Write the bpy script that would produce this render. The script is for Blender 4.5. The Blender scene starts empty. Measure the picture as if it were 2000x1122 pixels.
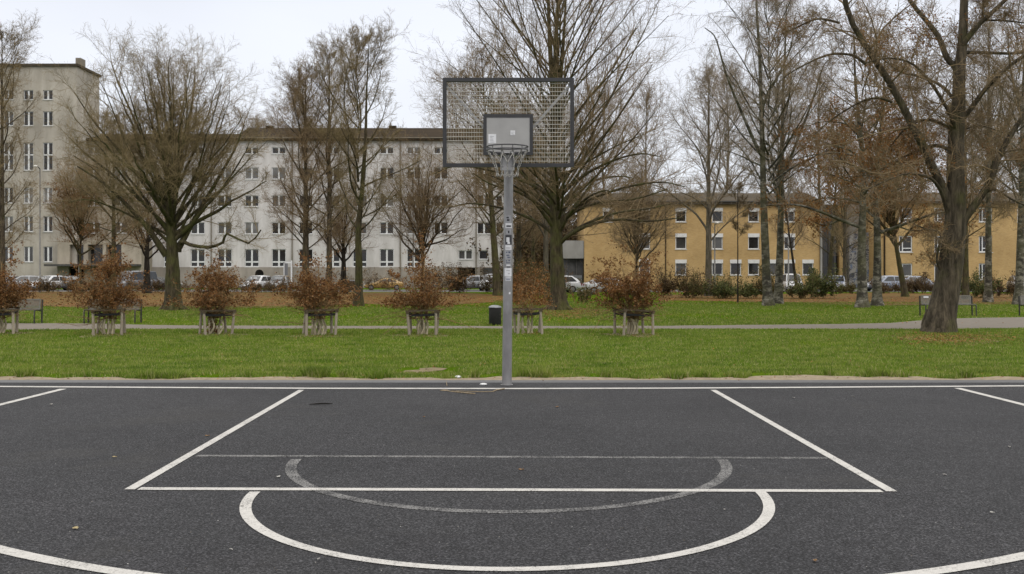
import bpy, math, random
import numpy as np
from mathutils import Vector
R = math.radians
SC = bpy.context.scene
COL = SC.collection
F = 2008.0; CX = 1000.0; HY = 538.0; EYE = 1.5

# ------------------------------------------------------------------ camera
cam = bpy.data.cameras.new('camera'); camo = bpy.data.objects.new('camera', cam); COL.objects.link(camo)
camo.location = (0, 0, EYE); camo.rotation_euler = (R(90), 0, 0)
cam.sensor_width = 36; cam.lens = 36 * F / 2000.0; cam.shift_y = -23 / 2000.0
cam.clip_start = 0.1; cam.clip_end = 2000
cam.dof.use_dof = True; cam.dof.focus_distance = 13.5; cam.dof.aperture_fstop = 9.0
SC.camera = camo

# ------------------------------------------------------------------ sky, sun, exposure
W = bpy.data.worlds.new('World'); SC.world = W; W.use_nodes = True
nt = W.node_tree; nt.nodes.clear()
def wn(t, **k):
    n = nt.nodes.new(t)
    for a, v in k.items(): setattr(n, a, v)
    return n
SUN_EL, SUN_ROT = 42, 150
out = wn('ShaderNodeOutputWorld'); mix = wn('ShaderNodeMixShader')
sky = wn('ShaderNodeTexSky', sky_type='NISHITA', sun_disc=False, sun_elevation=R(SUN_EL), sun_rotation=R(SUN_ROT))
b1 = wn('ShaderNodeBackground'); b1.inputs[1].default_value = 0.08
b2 = wn('ShaderNodeBackground')
tc = wn('ShaderNodeTexCoord'); sp = wn('ShaderNodeSeparateXYZ'); ra = wn('ShaderNodeValToRGB')
nz = wn('ShaderNodeTexNoise'); nz.inputs['Scale'].default_value = 2.2; nz.inputs['Detail'].default_value = 4
mp = wn('ShaderNodeMapping'); mp.inputs['Scale'].default_value = (1, 1, 3.0)
mm = wn('ShaderNodeMapRange'); mm.inputs['From Min'].default_value = .3; mm.inputs['From Max'].default_value = .7
mm.inputs['To Min'].default_value = .93; mm.inputs['To Max'].default_value = 1.05
L = nt.links.new
L(tc.outputs['Generated'], sp.inputs[0]); L(sp.outputs[2], ra.inputs[0])
L(tc.outputs['Generated'], mp.inputs[0]); L(mp.outputs[0], nz.inputs[0]); L(nz.outputs[0], mm.inputs[0])
cr = ra.color_ramp                                  # overcast cloud layer: bright overhead, paler low down (half the radiance)
cr.elements[0].position = 0.0; cr.elements[0].color = (.455, .468, .495, 1)
cr.elements[1].position = 1.0; cr.elements[1].color = (1.36, 1.33, 1.28, 1)
e = cr.elements.new(.27); e.color = (.430, .446, .488, 1)
e = cr.elements.new(.45); e.color = (.88, .87, .85, 1)
mu = wn('ShaderNodeMath', operation='MULTIPLY'); mu.inputs[1].default_value = 2.0
L(mm.outputs[0], mu.inputs[0]); L(ra.outputs[0], b2.inputs[0]); L(mu.outputs[0], b2.inputs[1])
L(sky.outputs[0], b1.inputs[0]); mix.inputs[0].default_value = .94
L(b1.outputs[0], mix.inputs[1]); L(b2.outputs[0], mix.inputs[2]); L(mix.outputs[0], out.inputs[0])
sl = bpy.data.lights.new('sun', 'SUN'); so = bpy.data.objects.new('sun', sl); COL.objects.link(so)
sl.energy = 0.6; sl.angle = R(35); sl.color = (1, .95, .88)
so.rotation_euler = (R(90 - SUN_EL), 0, R(180 - SUN_ROT)); so.location = (0, -20, 40)
SC.view_settings.view_transform = 'Standard'; SC.view_settings.look = 'None'
SC.view_settings.exposure = 0.12; SC.view_settings.gamma = 1.0
SC.render.filter_size = 1.5
SC.cycles.max_bounces = 6; SC.cycles.transparent_max_bounces = 4

# ------------------------------------------------------------------ helpers
def P(px, py, d): return Vector(((px - CX) * d / F, d, EYE - (py - HY) * d / F))
def PX(px, d): return (px - CX) * d / F
def PZ(py, d): return EYE - (py - HY) * d / F
def GD(py): return EYE * F / (py - HY)
def G(px, py, z=0.0):
    d = GD(py); return Vector(((px - CX) * d / F, d, z))

ORG = {}
def tag(o, label=None, cat=None, group=None, kind=None):
    if label: o['label'] = label
    if cat: o['category'] = cat
    if group: o['group'] = group
    if kind: o['kind'] = kind
    return o
def thing(name, label, cat, loc=(0, 0, 0), rz=0.0, group=None):
    o = bpy.data.objects.new(name, None); COL.objects.link(o); o.empty_display_size = .2
    o.location = loc; o.rotation_euler = (0, 0, rz)
    return tag(o, label, cat, group)

def link_mesh(name, me, m, parent=None):
    o = bpy.data.objects.new(name, me); COL.objects.link(o)
    if m: me.materials.append(m)
    if parent is not None: o.parent = parent
    return o

class MB:
    """collects vertices and faces of ONE mesh"""
    def __init__(s): s.v = []; s.f = []; s.sm = []
    def add(s, vs, fs, smooth=False):
        n = len(s.v); s.v += [tuple(p) for p in vs]
        for f in fs: s.f.append(tuple(i + n for i in f)); s.sm.append(smooth)
        return s
    def box(s, a, b):
        (x0, y0, z0), (x1, y1, z1) = a, b
        vs = [(x0,y0,z0),(x1,y0,z0),(x1,y1,z0),(x0,y1,z0),(x0,y0,z1),(x1,y0,z1),(x1,y1,z1),(x0,y1,z1)]
        return s.add(vs, [(0,3,2,1),(4,5,6,7),(0,1,5,4),(1,2,6,5),(2,3,7,6),(3,0,4,7)])
    def bar(s, p, q, w, h, up=(0, 0, 1)):
        p = Vector(p); q = Vector(q); t = (q - p).normalized(); u = t.cross(Vector(up))
        if u.length < 1e-4: u = t.cross(Vector((0, 1, 0)))
        u.normalize(); v = u.cross(t).normalized(); u *= w / 2; v *= h / 2
        vs = [p-u-v, p+u-v, p+u+v, p-u+v, q-u-v, q+u-v, q+u+v, q-u+v]
        return s.add(vs, [(0,1,2,3),(7,6,5,4),(0,4,5,1),(1,5,6,2),(2,6,7,3),(3,7,4,0)])
    def tube(s, pts, r, n=8, caps=True, closed=False):
        pts = [Vector(p) for p in pts]; k = len(pts)
        rs = r if isinstance(r, (list, tuple)) else [r] * k
        ref = None; rings = []
        for i, p in enumerate(pts):
            if closed: t = pts[(i+1) % k] - pts[i-1]
            else: t = pts[min(i+1, k-1)] - pts[max(i-1, 0)]
            t.normalize()
            if ref is None: ref = Vector((0,0,1)) if abs(t.z) < .9 else Vector((1,0,0))
            u = t.cross(ref).normalized(); v = t.cross(u)
            rings.append([p + (u*math.cos(2*math.pi*j/n) + v*math.sin(2*math.pi*j/n)) * rs[i] for j in range(n)])
        vs = [q for ring in rings for q in ring]; fs = []
        for i in range(k if closed else k - 1):
            a = i * n; b = ((i + 1) % k) * n
            for j in range(n): fs.append((a+j, a+(j+1) % n, b+(j+1) % n, b+j))
        s.add(vs, fs, True)
        if caps and not closed:
            s.add(rings[0], [tuple(range(n))[::-1]]); s.add(rings[-1], [tuple(range(n))])
        return s
    def lathe(s, prof, n=24, c=(0, 0, 0)):
        k = len(prof)
        vs = [(c[0]+r*math.cos(2*math.pi*j/n), c[1]+r*math.sin(2*math.pi*j/n), c[2]+z) for r, z in prof for j in range(n)]
        fs = [(i*n+j, i*n+(j+1) % n, (i+1)*n+(j+1) % n, (i+1)*n+j) for i in range(k-1) for j in range(n)]
        return s.add(vs, fs, True)
    def build(s, name, m, parent=None, org=None):
        if org is not None:
            o = Vector(org); vs = [(x-o.x, y-o.y, z-o.z) for x, y, z in s.v]
        else: vs = s.v
        me = bpy.data.meshes.new(name); me.from_pydata(vs, [], s.f)
        me.polygons.foreach_set('use_smooth', s.sm); me.update()
        return link_mesh(name, me, m, parent)

def np_mesh(name, V, Q, smooth=False):
    """fast mesh from arrays: V (n,3), Q (m,k)"""
    me = bpy.data.meshes.new(name); m, k = Q.shape
    me.vertices.add(len(V)); me.vertices.foreach_set('co', np.ascontiguousarray(V, np.float32).ravel())
    me.loops.add(m * k); me.loops.foreach_set('vertex_index', np.ascontiguousarray(Q, np.int32).ravel())
    me.polygons.add(m); me.polygons.foreach_set('loop_start', np.arange(0, m*k, k, dtype=np.int32))
    me.polygons.foreach_set('use_smooth', np.full(m, smooth, bool))
    me.update(calc_edges=True)
    return me

# ------------------------------------------------------------------ materials
def srgb(r, g, b, k=1.0):
    f = lambda c: (c/255/12.92 if c <= 10.3 else ((c/255 + .055)/1.055)**2.4) * k
    return (f(r), f(g), f(b))
class Mat:
    def __init__(s, name, rough=.8, spec=.5, metal=0.0):
        s.m = bpy.data.materials.new(name); s.m.use_nodes = True; s.t = s.m.node_tree
        s.b = s.t.nodes['Principled BSDF']; s.b.inputs['Roughness'].default_value = rough
        s.b.inputs['Specular IOR Level'].default_value = spec; s.b.inputs['Metallic'].default_value = metal
        s.tc = s.t.nodes.new('ShaderNodeTexCoord')
    def n(s, t, **k):
        q = s.t.nodes.new(t)
        for a, v in k.items(): setattr(q, a, v)
        return q
    def l(s, a, b): s.t.links.new(a, b)
    def co(s, scale=(1, 1, 1)):
        q = s.n('ShaderNodeMapping'); q.inputs['Scale'].default_value = scale
        s.l(s.tc.outputs['Object'], q.inputs[0]); return q.outputs[0]
    def noise(s, sc, det=3, rough=.55, scale=(1, 1, 1), dist=0):
        q = s.n('ShaderNodeTexNoise'); q.inputs['Scale'].default_value = sc; q.inputs['Detail'].default_value = det
        q.inputs['Roughness'].default_value = rough; q.inputs['Distortion'].default_value = dist
        s.l(s.co(scale), q.inputs[0]); return q.outputs[0]
    def ramp(s, fac, stops):
        q = s.n('ShaderNodeValToRGB'); c = q.color_ramp
        c.elements[0].position = stops[0][0]; c.elements[0].color = (*stops[0][1], 1)
        c.elements[1].position = stops[-1][0]; c.elements[1].color = (*stops[-1][1], 1)
        for p, v in stops[1:-1]: c.elements.new(p).color = (*v, 1)
        s.l(fac, q.inputs[0]); return q.outputs[0]
    def mix(s, fac, a, b, mode='MIX'):
        q = s.n('ShaderNodeMix', data_type='RGBA', blend_type=mode)
        for i, v in ((0, fac), (6, a), (7, b)):
            if isinstance(v, (int, float)): q.inputs[i].default_value = v
            elif isinstance(v, tuple): q.inputs[i].default_value = (*v, 1)
            else: s.l(v, q.inputs[i])
        return q.outputs[2]
    def color(s, v):
        if isinstance(v, tuple): s.b.inputs['Base Color'].default_value = (*v, 1)
        else: s.l(v, s.b.inputs['Base Color'])
        return s
    def bump(s, h, strength=.3, dist=.02):
        q = s.n('ShaderNodeBump'); q.inputs['Strength'].default_value = strength; q.inputs['Distance'].default_value = dist
        s.l(h, q.inputs['Height']); s.l(q.outputs[0], s.b.inputs['Normal']); return s
def flat(name, c, rough=.7, var=.18, sc=6, spec=.4, metal=0, bump=0, scale=(1, 1, 1)):
    m = Mat(name, rough, spec, metal)
    f = m.noise(sc, 4, .6, scale)
    m.color(m.ramp(f, [(.3, tuple(x*(1-var) for x in c)), (.7, tuple(x*(1+var) for x in c))]))
    if bump: m.bump(m.noise(sc*4, 3, .6, scale), bump, .01)
    return m.m
def leafmat(name, cols, trans=.25):
    m = Mat(name, .7, .25); g = m.n('ShaderNodeNewGeometry')
    st = [(i/(len(cols)-1), c) for i, c in enumerate(cols)]
    m.color(m.ramp(g.outputs['Random Per Island'], st))
    if trans:
        tr = m.n('ShaderNodeBsdfTranslucent'); mx = m.n('ShaderNodeMixShader'); mx.inputs[0].default_value = trans
        m.l(m.ramp(g.outputs['Random Per Island'], st), tr.inputs[0])
        m.l(m.b.outputs[0], mx.inputs[1]); m.l(tr.outputs[0], mx.inputs[2])
        m.l(mx.outputs[0], m.t.nodes['Material Output'].inputs[0])
    return m.m
def bark(name, dark, light, moss=None, mossamt=.5, sc=9):
    m = Mat(name, .9, .2)
    f = m.noise(sc, 6, .65, (1, 1, .22), .4)
    c = m.ramp(f, [(.35, dark), (.68, light)])
    if moss:
        f2 = m.noise(1.6, 4, .6)
        k = m.ramp(f2, [(.62 - mossamt*.35, (0, 0, 0)), (.78 - mossamt*.2, (1, 1, 1))])
        c = m.mix(k, c, moss)
    rd = m.noise(sc*2.2, 5, .65, (1, 1, .14), .6)
    c = m.mix(.75, c, m.ramp(rd, [(.36, (.48, .47, .45)), (.56, (1.1, 1.1, 1.1))]), 'MULTIPLY')
    m.color(c); m.bump(rd, .7, .04)
    return m.m
M = {}
M['bark_olive'] = bark('bark_olive', (.022, .017, .010), (.085, .067, .038), (.062, .062, .018), .55)
M['bark_brown'] = bark('bark_brown', (.025, .02, .013), (.10, .08, .055), (.062, .058, .024), .3)
M['bark_dark'] = bark('bark_dark', (.010, .008, .006), (.04, .033, .024))
M['bark_grey'] = bark('bark_grey', (.05, .043, .032), (.135, .115, .085), (.07, .068, .035), .3)
m = Mat('birch_bark', .8, .3)
f = m.noise(2.2, 5, .7, (1, 1, 1.6), .3); f2 = m.noise(14, 4, .6, (.35, .35, 2.2), .2)
c = m.ramp(f2, [(.3, (.05, .042, .03)), (.5, (.15, .135, .105)), (.7, (.30, .28, .24))])
c = m.mix(m.ramp(f, [(.42, (0, 0, 0)), (.53, (1, 1, 1))]), c, (.028, .024, .017))
c = m.mix(m.ramp(m.noise(1.1, 3), [(.40, (0, 0, 0)), (.65, (.85, .85, .85))]), c, (.055, .052, .022))
m.color(c); m.bump(f, .5, .02); M['birch'] = m.m
M['twig'] = flat('twig', (.168, .121, .070), .9, .3, 1.3, .15)
M['twig_olive'] = flat('twig_olive', (.172, .130, .070), .9, .3, 1.3, .15)
M['twig_grey'] = flat('twig_grey', (.185, .146, .100), .9, .25, 1.3, .15)
M['twig_red'] = flat('twig_red', (.18, .118, .058), .9, .3, 1.3, .15)
M['pale_stem'] = flat('pale_stem', (.33, .29, .20), .85, .25, 14, .2)
M['leaf_brown'] = leafmat('leaf_brown', [(.045, .018, .005), (.10, .040, .010), (.145, .060, .015), (.18, .084, .026), (.25, .15, .065)], .25)
M['leaf_orange'] = leafmat('leaf_orange', [(.09, .036, .009), (.18, .075, .018), (.26, .125, .035)])
M['leaf_olive'] = leafmat('leaf_olive', [(.02, .02, .006), (.055, .052, .014), (.09, .08, .022), (.11, .075, .03)])
M['leaf_green'] = leafmat('leaf_green', [(.014, .02, .006), (.04, .055, .012), (.085, .10, .025), (.15, .15, .05)])
M['leaf_hedge'] = leafmat('leaf_hedge', [(.02, .013, .007), (.06, .036, .016), (.10, .062, .026), (.13, .10, .045)])
M['litter'] = leafmat('litter', [(.06, .022, .006), (.15, .058, .013), (.22, .095, .022), (.28, .15, .05)], 0)
m = Mat('grass_blade', .8, .15); gg = m.n('ShaderNodeNewGeometry')
c1 = m.ramp(gg.outputs['Random Per Island'], [(0, (.060, .120, .014)), (.4, (.128, .202, .023)), (.75, (.184, .238, .050)), (1, (.31, .29, .15))])
c1 = m.mix(m.ramp(m.noise(.9, 5, .65, (.7, 1.6, 1)), [(.38, (1, 1, 1)), (.66, (0, 0, 0))]), m.mix(.40, c1, (.26, .25, .075)), c1)
c1 = m.mix(.85, c1, m.ramp(m.noise(2.1, 5, .75, (.5, 1.2, 1)), [(.36, (.46, .56, .42)), (.58, (1.08, 1.05, 1.0))]), 'MULTIPLY')
m.color(c1); tr = m.n('ShaderNodeBsdfTranslucent'); mx = m.n('ShaderNodeMixShader'); mx.inputs[0].default_value = .35
m.l(c1, tr.inputs[0]); m.l(m.b.outputs[0], mx.inputs[1]); m.l(tr.outputs[0], mx.inputs[2]); m.l(mx.outputs[0], m.t.nodes['Material Output'].inputs[0]); M['grass_blade'] = m.m; m.b.inputs['Specular IOR Level'].default_value = .02

def grass_mat(name, a, b, c, straw=True):
    m = Mat(name, .95, .0)
    f = m.noise(.35, 5, .62); f2 = m.noise(3.2, 5, .7, (1, .55, 1))
    col = m.mix(m.ramp(f2, [(.32, (0, 0, 0)), (.7, (1, 1, 1))]), a, b)
    col = m.mix(m.ramp(f, [(.42, (0, 0, 0)), (.68, (.75, .75, .75))]), col, c)
    f3 = m.noise(38, 3, .6)
    col = m.mix(.55, col, m.ramp(f3, [(.3, (.35, .35, .35)), (.7, (1.0, 1.0, 1.0))]), 'MULTIPLY')
    m.color(col); m.bump(f3, .8, .04); return m.m
M['lawn'] = grass_mat('lawn', (.046, .092, .004), (.075, .122, .008), (.110, .136, .018))
m = Mat('asphalt', .88, .19)
def grain(m):
    f = m.noise(72, 3, .72); f3 = m.noise(.55, 5, .6); f4 = m.noise(9, 4, .65)
    col = m.ramp(f, [(.34, (.004, .004, .0046)), (.46, (.0125, .0126, .0142)), (.54, (.0235, .0235, .0262)), (.68, (.076, .0755, .081))])
    col = m.mix(.7, col, m.ramp(f3, [(.3, (.62, .62, .64)), (.7, (1.22, 1.21, 1.19))]), 'MULTIPLY')
    return f, m.mix(.7, col, m.ramp(f4, [(.35, (.72, .72, .72)), (.65, (1.15, 1.15, 1.15))]), 'MULTIPLY')
f, col = grain(m)
v = m.n('ShaderNodeTexVoronoi'); v.inputs['Scale'].default_value = 42; m.l(m.co(), v.inputs[0])
col = m.mix(m.ramp(v.outputs['Distance'], [(.07, (.5, .5, .5)), (.12, (0, 0, 0))]), col, (.16, .155, .15))
st = m.noise(.23, 4, .7, (1, 1.6, 1), .6)
col = m.mix(m.ramp(st, [(.56, (0, 0, 0)), (.72, (.55, .55, .55))]), col, (.034, .032, .030))
col = m.mix(m.ramp(m.noise(2.7, 5, .75), [(.66, (0, 0, 0)), (.80, (.35, .35, .35))]), col, (.06, .056, .05))
m.color(col); m.bump(f, .7, .007); M['asphalt'] = m.m
m = Mat('asphalt_edge', .62, .5)
m.color(m.ramp(m.noise(30, 4, .6, (.2, 1, 1)), [(.3, (.030, .030, .033)), (.7, (.052, .052, .055))])); m.bump(m.noise(60, 2), .2, .005); M['asphalt_edge'] = m.m
def paint(name, c, wear, lo):
    m = Mat(name, .85, .15)
    f, base = grain(m); f2 = m.noise(5, 4, .65); f3 = m.noise(40, 3, .7)
    k = m.n('ShaderNodeMath', operation='ADD'); m.l(f, k.inputs[0])
    q = m.n('ShaderNodeMath', operation='MULTIPLY'); m.l(f2, q.inputs[0]); q.inputs[1].default_value = .55; m.l(q.outputs[0], k.inputs[1])
    fac = m.ramp(k.outputs[0], [(wear - .08, (lo, lo, lo)), (wear + .05, (1, 1, 1))])
    pc = m.ramp(f3, [(.3, tuple(x*.84 for x in c)), (.7, tuple(x*1.06 for x in c))])
    m.color(m.mix(fac, base, pc)); m.bump(f, .4, .005); return m.m
M['paint'] = paint('paint', (.37, .358, .34), .69, .34)
M['paint_faded'] = paint('paint_faded', (.15, .147, .145), .80, .10)
M['sand'] = flat('sand', (.185, .15, .105), .95, .3, 9, .1, bump=.4)
M['soil'] = flat('soil', (.135, .108, .062), .95, .4, 12, .1, bump=.4)
M['path'] = flat('path', (.122, .106, .086), .92, .12, 3, .2, bump=.2)
M['litter_ground'] = (lambda m: (m.color(m.mix(m.ramp(m.noise(1.2, 5, .7), [(.45, (0, 0, 0)), (.62, (1, 1, 1))]),
    m.ramp(m.noise(16, 4, .7), [(.3, (.045, .018, .006)), (.5, (.108, .046, .012)), (.72, (.18, .09, .027))]), (.075, .075, .018))), m.bump(m.noise(20, 3), .6, .03), m.m)[-1])(Mat('litter_ground', .95, .1))
M['street'] = flat('street', (.075, .073, .07), .9, .2, 2, .3)
M['galv'] = flat('galv', (.30, .295, .30), .48, .22, 7, .5, .55, scale=(1, 1, .35))
M['pole'] = (lambda m: (m.color(m.mix(m.ramp(m.noise(3.2, 5, .65, (1, 1, .5)), [(.4, (0, 0, 0)), (.7, (1, 1, 1))]), (.165, .16, .163), (.285, .28, .283))), m.m)[-1])(Mat('pole', .42, .5, .35))
M['frame_dark'] = flat('frame_dark', (.021, .0205, .023), .5, .2, 9, .4)
M['mesh_rod'] = flat('mesh_rod', (.35, .335, .295), .6, .15, 8, .4, .2)
M['board'] = flat('board', (.255, .25, .245), .35, .10, 3.5, .5)
M['chain'] = flat('chain', (.27, .26, .24), .4, .2, 60, .5, .5)
M['rim'] = flat('rim', (.075, .073, .077), .5, .2, 20, .5, .3)
M['stick_white'] = flat('stick_white', (.55, .55, .57), .6, .08, 30)
M['stick_grey'] = flat('stick_grey', (.27, .27, .285), .6, .15, 40)
M['ink'] = flat('ink', (.03, .03, .036), .6, .2, 30)
M['ink_blue'] = flat('ink_blue', (.055, .07, .11), .6, .3, 30)
M['stake'] = flat('stake', (.26, .225, .175), .9, .25, 12, .2, scale=(1, 1, .15))
M['rail'] = flat('rail', (.085, .066, .044), .9, .3, 12, .2)
M['strap'] = flat('strap', (.008, .008, .009), .6, .2, 20, .3)
M['black_metal'] = flat('black_metal', (.016, .014, .012), .55, .3, 12, .4)
M['grey_metal'] = flat('grey_metal', (.125, .118, .10), .5, .2, 12, .4, .3)
M['bin'] = flat('bin', (.014, .014, .013), .75, .3, 5, .2)
M['bin_lid'] = flat('bin_lid', (.15, .155, .165), .4, .15, 8, .5, .4)
M['white_thing'] = flat('white_thing', (.5, .5, .5), .7, .1, 30)
M['stick_black'] = flat('stick_black', (.008, .007, .006), .8, .2, 30, .2)
M['dry'] = flat('dry', (.19, .15, .10), .9, .3, 30, .2)
# buildings
def wall(name, c, stain=.25, sc=.25):
    m = Mat(name, .9, .2)
    f = m.noise(sc, 5, .6); f2 = m.noise(1.1, 5, .65, (1, 1, .22)); f3 = m.noise(18, 3, .6)
    col = m.ramp(f, [(.3, tuple(x*(1-stain) for x in c)), (.7, tuple(x*(1+stain*.5) for x in c))])
    col = m.mix(.7, col, m.ramp(f2, [(.3, (.68, .665, .64)), (.65, (1.06, 1.06, 1.06))]), 'MULTIPLY')
    col = m.mix(.4, col, m.ramp(f3, [(.3, (.85, .85, .85)), (.7, (1.05, 1.05, 1.05))]), 'MULTIPLY')
    m.color(col); m.bump(f3, .15, .01); return m.m
M['wall_grey'] = wall('wall_grey', (.365, .335, .29))
M['wall_beige'] = wall('wall_beige', (.34, .30, .24))
M['wall_white'] = wall('wall_white', (.51, .488, .48), .14)
M['plinth'] = wall('plinth', (.28, .25, .22))
M['roof_brown'] = flat('roof_brown', (.028, .020, .0125), .95, .25, .8, .05, scale=(.3, 1, 1))
M['roof_grey'] = flat('roof_grey', (.060, .050, .038), .95, .2, .8, .05, scale=(.3, 1, 1))
M['fascia'] = flat('fascia', (.15, .13, .10), .8, .15, 2)
m = Mat('brick_yellow', .9, .2)
br = m.n('ShaderNodeTexBrick'); br.inputs['Scale'].default_value = 1.0; br.inputs['Brick Width'].default_value = .26; br.inputs['Row Height'].default_value = .085
br.inputs['Mortar Size'].default_value = .012; br.inputs['Color1'].default_value = (.355, .222, .085, 1); br.inputs['Color2'].default_value = (.425, .278, .115, 1); br.inputs['Mortar'].default_value = (.38, .29, .165, 1)
mpg = m.n('ShaderNodeMapping'); mpg.inputs['Rotation'].default_value = (R(90), 0, 0); m.l(m.tc.outputs['Object'], mpg.inputs[0]); m.l(mpg.outputs[0], br.inputs[0])
col = m.mix(.8, br.outputs[0], m.ramp(m.noise(.4, 5, .65), [(.3, (.72, .70, .66)), (.7, (1.12, 1.12, 1.12))]), 'MULTIPLY')
m.color(col); M['brick_yellow'] = m.m
M['frame_white'] = flat('frame_white', (.55, .55, .55), .6, .08, 3)
M['sill'] = flat('sill', (.45, .44, .42), .7, .1, 3)
M['shutter'] = flat('shutter', (.52, .51, .50), .6, .1, 3)
def glass(name, c, rough=.08):
    m = Mat(name, rough, .5); f = m.noise(.5, 3)
    m.color(m.ramp(f, [(.35, tuple(x*.6 for x in c)), (.65, tuple(x*1.4 for x in c))])); return m.m
M['pane'] = glass('pane', (.012, .011, .010)); M['pane_mid'] = glass('pane_mid', (.05, .048, .046)); M['pane_light'] = glass('pane_light', (.13, .125, .12), .3)
M['dark_void'] = flat('dark_void', (.008, .007, .006), .9, .2, 2, .1)
M['concrete'] = wall('concrete', (.26, .25, .235))
M['canopy'] = flat('canopy', (.05, .047, .043), .7, .2, 3)
m = Mat('graffiti_wall', .85, .3)
f = m.noise(1.3, 4, .7, (1, 1, 1), 2.5)
c = m.mix(m.ramp(f, [(.5, (0, 0, 0)), (.54, (1, 1, 1))]), (.27, .26, .25), (.06, .06, .075))
c = m.mix(m.ramp(m.noise(.9, 3, .6, (1, 1, 1), 1.5), [(.58, (0, 0, 0)), (.62, (1, 1, 1))]), c, (.12, .15, .22))
m.color(c); M['graffiti'] = m.m
def carpaint(n, c): 
    q = Mat(n, .3, .5); q.b.inputs['Coat Weight'].default_value = .6; q.b.inputs['Coat Roughness'].default_value = .08
    q.color(q.ramp(q.noise(3, 3), [(.3, tuple(x*.9 for x in c)), (.7, c)])); return q.m
M['car_white'] = carpaint('car_white', (.43, .43, .44)); M['car_silver'] = carpaint('car_silver', (.19, .195, .205)); M['car_grey'] = carpaint('car_grey', (.11, .11, .115))
M['car_slate'] = carpaint('car_slate', (.07, .08, .10)); M['car_blue'] = carpaint('car_blue', (.13, .15, .20)); M['car_yellow'] = carpaint('car_yellow', (.33, .20, .05)); M['car_dark'] = carpaint('car_dark', (.02, .02, .022))
M['car_glass'] = glass('car_glass', (.02, .022, .024)); M['tyre'] = flat('tyre', (.012, .012, .012), .85); M['wheel_rim'] = flat('wheel_rim', (.22, .22, .23), .35, .1, 20, .5, .6)
M['lamp_red'] = flat('lamp_red', (.20, .012, .01), .3); M['lamp_clear'] = flat('lamp_clear', (.45, .45, .43), .2)
M['lamp_post'] = flat('lamp_post', (.14, .135, .125), .55, .2, 4, .4, .3); M['globe'] = flat('globe', (.5, .49, .46), .4, .05, 4)

# ------------------------------------------------------------------ setting: ground, court, path
def poly(name, pts, z, m, kind='structure'):
    me = bpy.data.meshes.new(name); me.from_pydata([(p[0], p[1], z) for p in pts], [], [tuple(range(len(pts)))])
    me.update()
    if me.polygons[0].normal.z < 0: me.flip_normals()
    o = link_mesh(name, me, m)
    if kind: o['kind'] = kind
    return o
rnd = random.Random(4)
poly('lawn', [(-700, -60), (700, -60), (700, 1500), (-700, 1500)], 0.0, M['lawn'])
ex = np.linspace(-16, 16, 161)
def jag(x, a, s): return a * (math.sin(x*1.7+s) * .5 + math.sin(x*4.3+s*2) * .3 + math.sin(x*11.1+s*3) * .25)
top = [(x, 15.04 + jag(x, .22, 1) + jag(x*3.1, .07, 2) + (.22 if 3.6 < x < 6.2 else 0)) for x in ex]
poly('sand_strip', [(-16, 14.3), (16, 14.3)] + top[::-1], .004, M['sand'])
poly('court', [(-16, -8), (16, -8), (16, 14.27), (-16, 14.27)], .010, M['asphalt'])
poly('court_edging', [(-16, 14.27), (16, 14.27), (16, 14.66), (0, 14.60), (-16, 14.66)], .0105, M['asphalt_edge'])
bt = [(-400, 646), (0, 645), (120, 644), (280, 643.3), (700, 643), (1000, 642.6), (1300, 643), (1640, 643), (1800, 643.2), (2000, 641.5), (2400, 640)]
tp = [(-400, 631), (0, 632), (110, 632), (200, 633), (300, 635.5), (420, 636.6), (700, 637.3), (1000, 637.6), (1300, 637), (1640, 633.5), (1740, 631.5), (1790, 627), (1860, 622.5), (2000, 620), (2400, 617)]
def dens(pts, amp, s):
    q = [];
    for (a, b), (c, d) in zip(pts[:-1], pts[1:]):
        n = max(2, int(abs(c-a)/22))
        for i in range(n):
            t = i/n; q.append((a+(c-a)*t, b+(d-b)*t + jag(i*.7+a*.013, amp, s)))
    return q + [pts[-1]]
path_pts = [G(*p) for p in dens(bt, .35, 2)] + [G(*p) for p in dens(tp, .3, 5)][::-1]
poly('footpath', path_pts, .006, M['path'])
poly('street', [(-400, 92), (400, 92), (400, 108), (-400, 108)], .003, M['street'])
poly('bare_patch', [G(x + rnd.uniform(-4, 4), y) for x, y in [(782, 729), (800, 731), (840, 727), (868, 724), (878, 720.5), (850, 718.5), (815, 720), (818, 723), (790, 724.5)]], .006, M['soil'])

def stripe(name, pts, w, m, z=.0145, square=None):
    """a painted line: pts on the ground (x, d); square = cut the ends along x"""
    pts = [Vector((p[0], p[1], 0)) for p in pts]; a = []; b = []; k = len(pts)
    ws = w if isinstance(w, list) else [w]*k
    for i, p in enumerate(pts):
        t = (pts[min(i+1, k-1)] - pts[max(i-1, 0)]).normalized(); nrm = Vector((-t.y, t.x, 0))
        if square: nrm = Vector((1 if nrm.x > 0 else -1, 0, 0)) 
        a.append(p + nrm*ws[i]/2); b.append(p - nrm*ws[i]/2)
    mb = MB(); n = len(a)
    for i in range(n): a[i].z = b[i].z = z
    mb.add(a + b, [(i, i+1, n+i+1, n+i) for i in range(n-1)])
    o = mb.build(name, m); o['kind'] = 'structure'
    if o.data.polygons[0].normal.z < 0: o.data.flip_normals()
    return o
bl = [(-300, 756), (0, 757.3), (300, 759), (600, 760.8), (1000, 761.4), (1300, 760.6), (1600, 758.8), (2000, 756), (2300, 754)]
stripe('baseline_marking', [G(*p).xy for p in bl], .135, M['paint'])
stripe('lane_marking', [G(589, 764).xy, G(253, 960).xy], .074, M['paint'], square=True)
stripe('lane_marking', [G(1393, 764).xy, G(1742, 964).xy], .074, M['paint'], square=True)
stripe('free_throw_marking', [G(272, 958.5).xy, G(1000, 960.8).xy, G(1722, 963).xy], .085, M['paint'])
stripe('free_throw_arc_marking', [(-.03 + 1.735*math.cos(t), 7.06 - 1.86*math.sin(t)) for t in np.linspace(math.pi, 0, 61)], .074, M['paint'])
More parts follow.
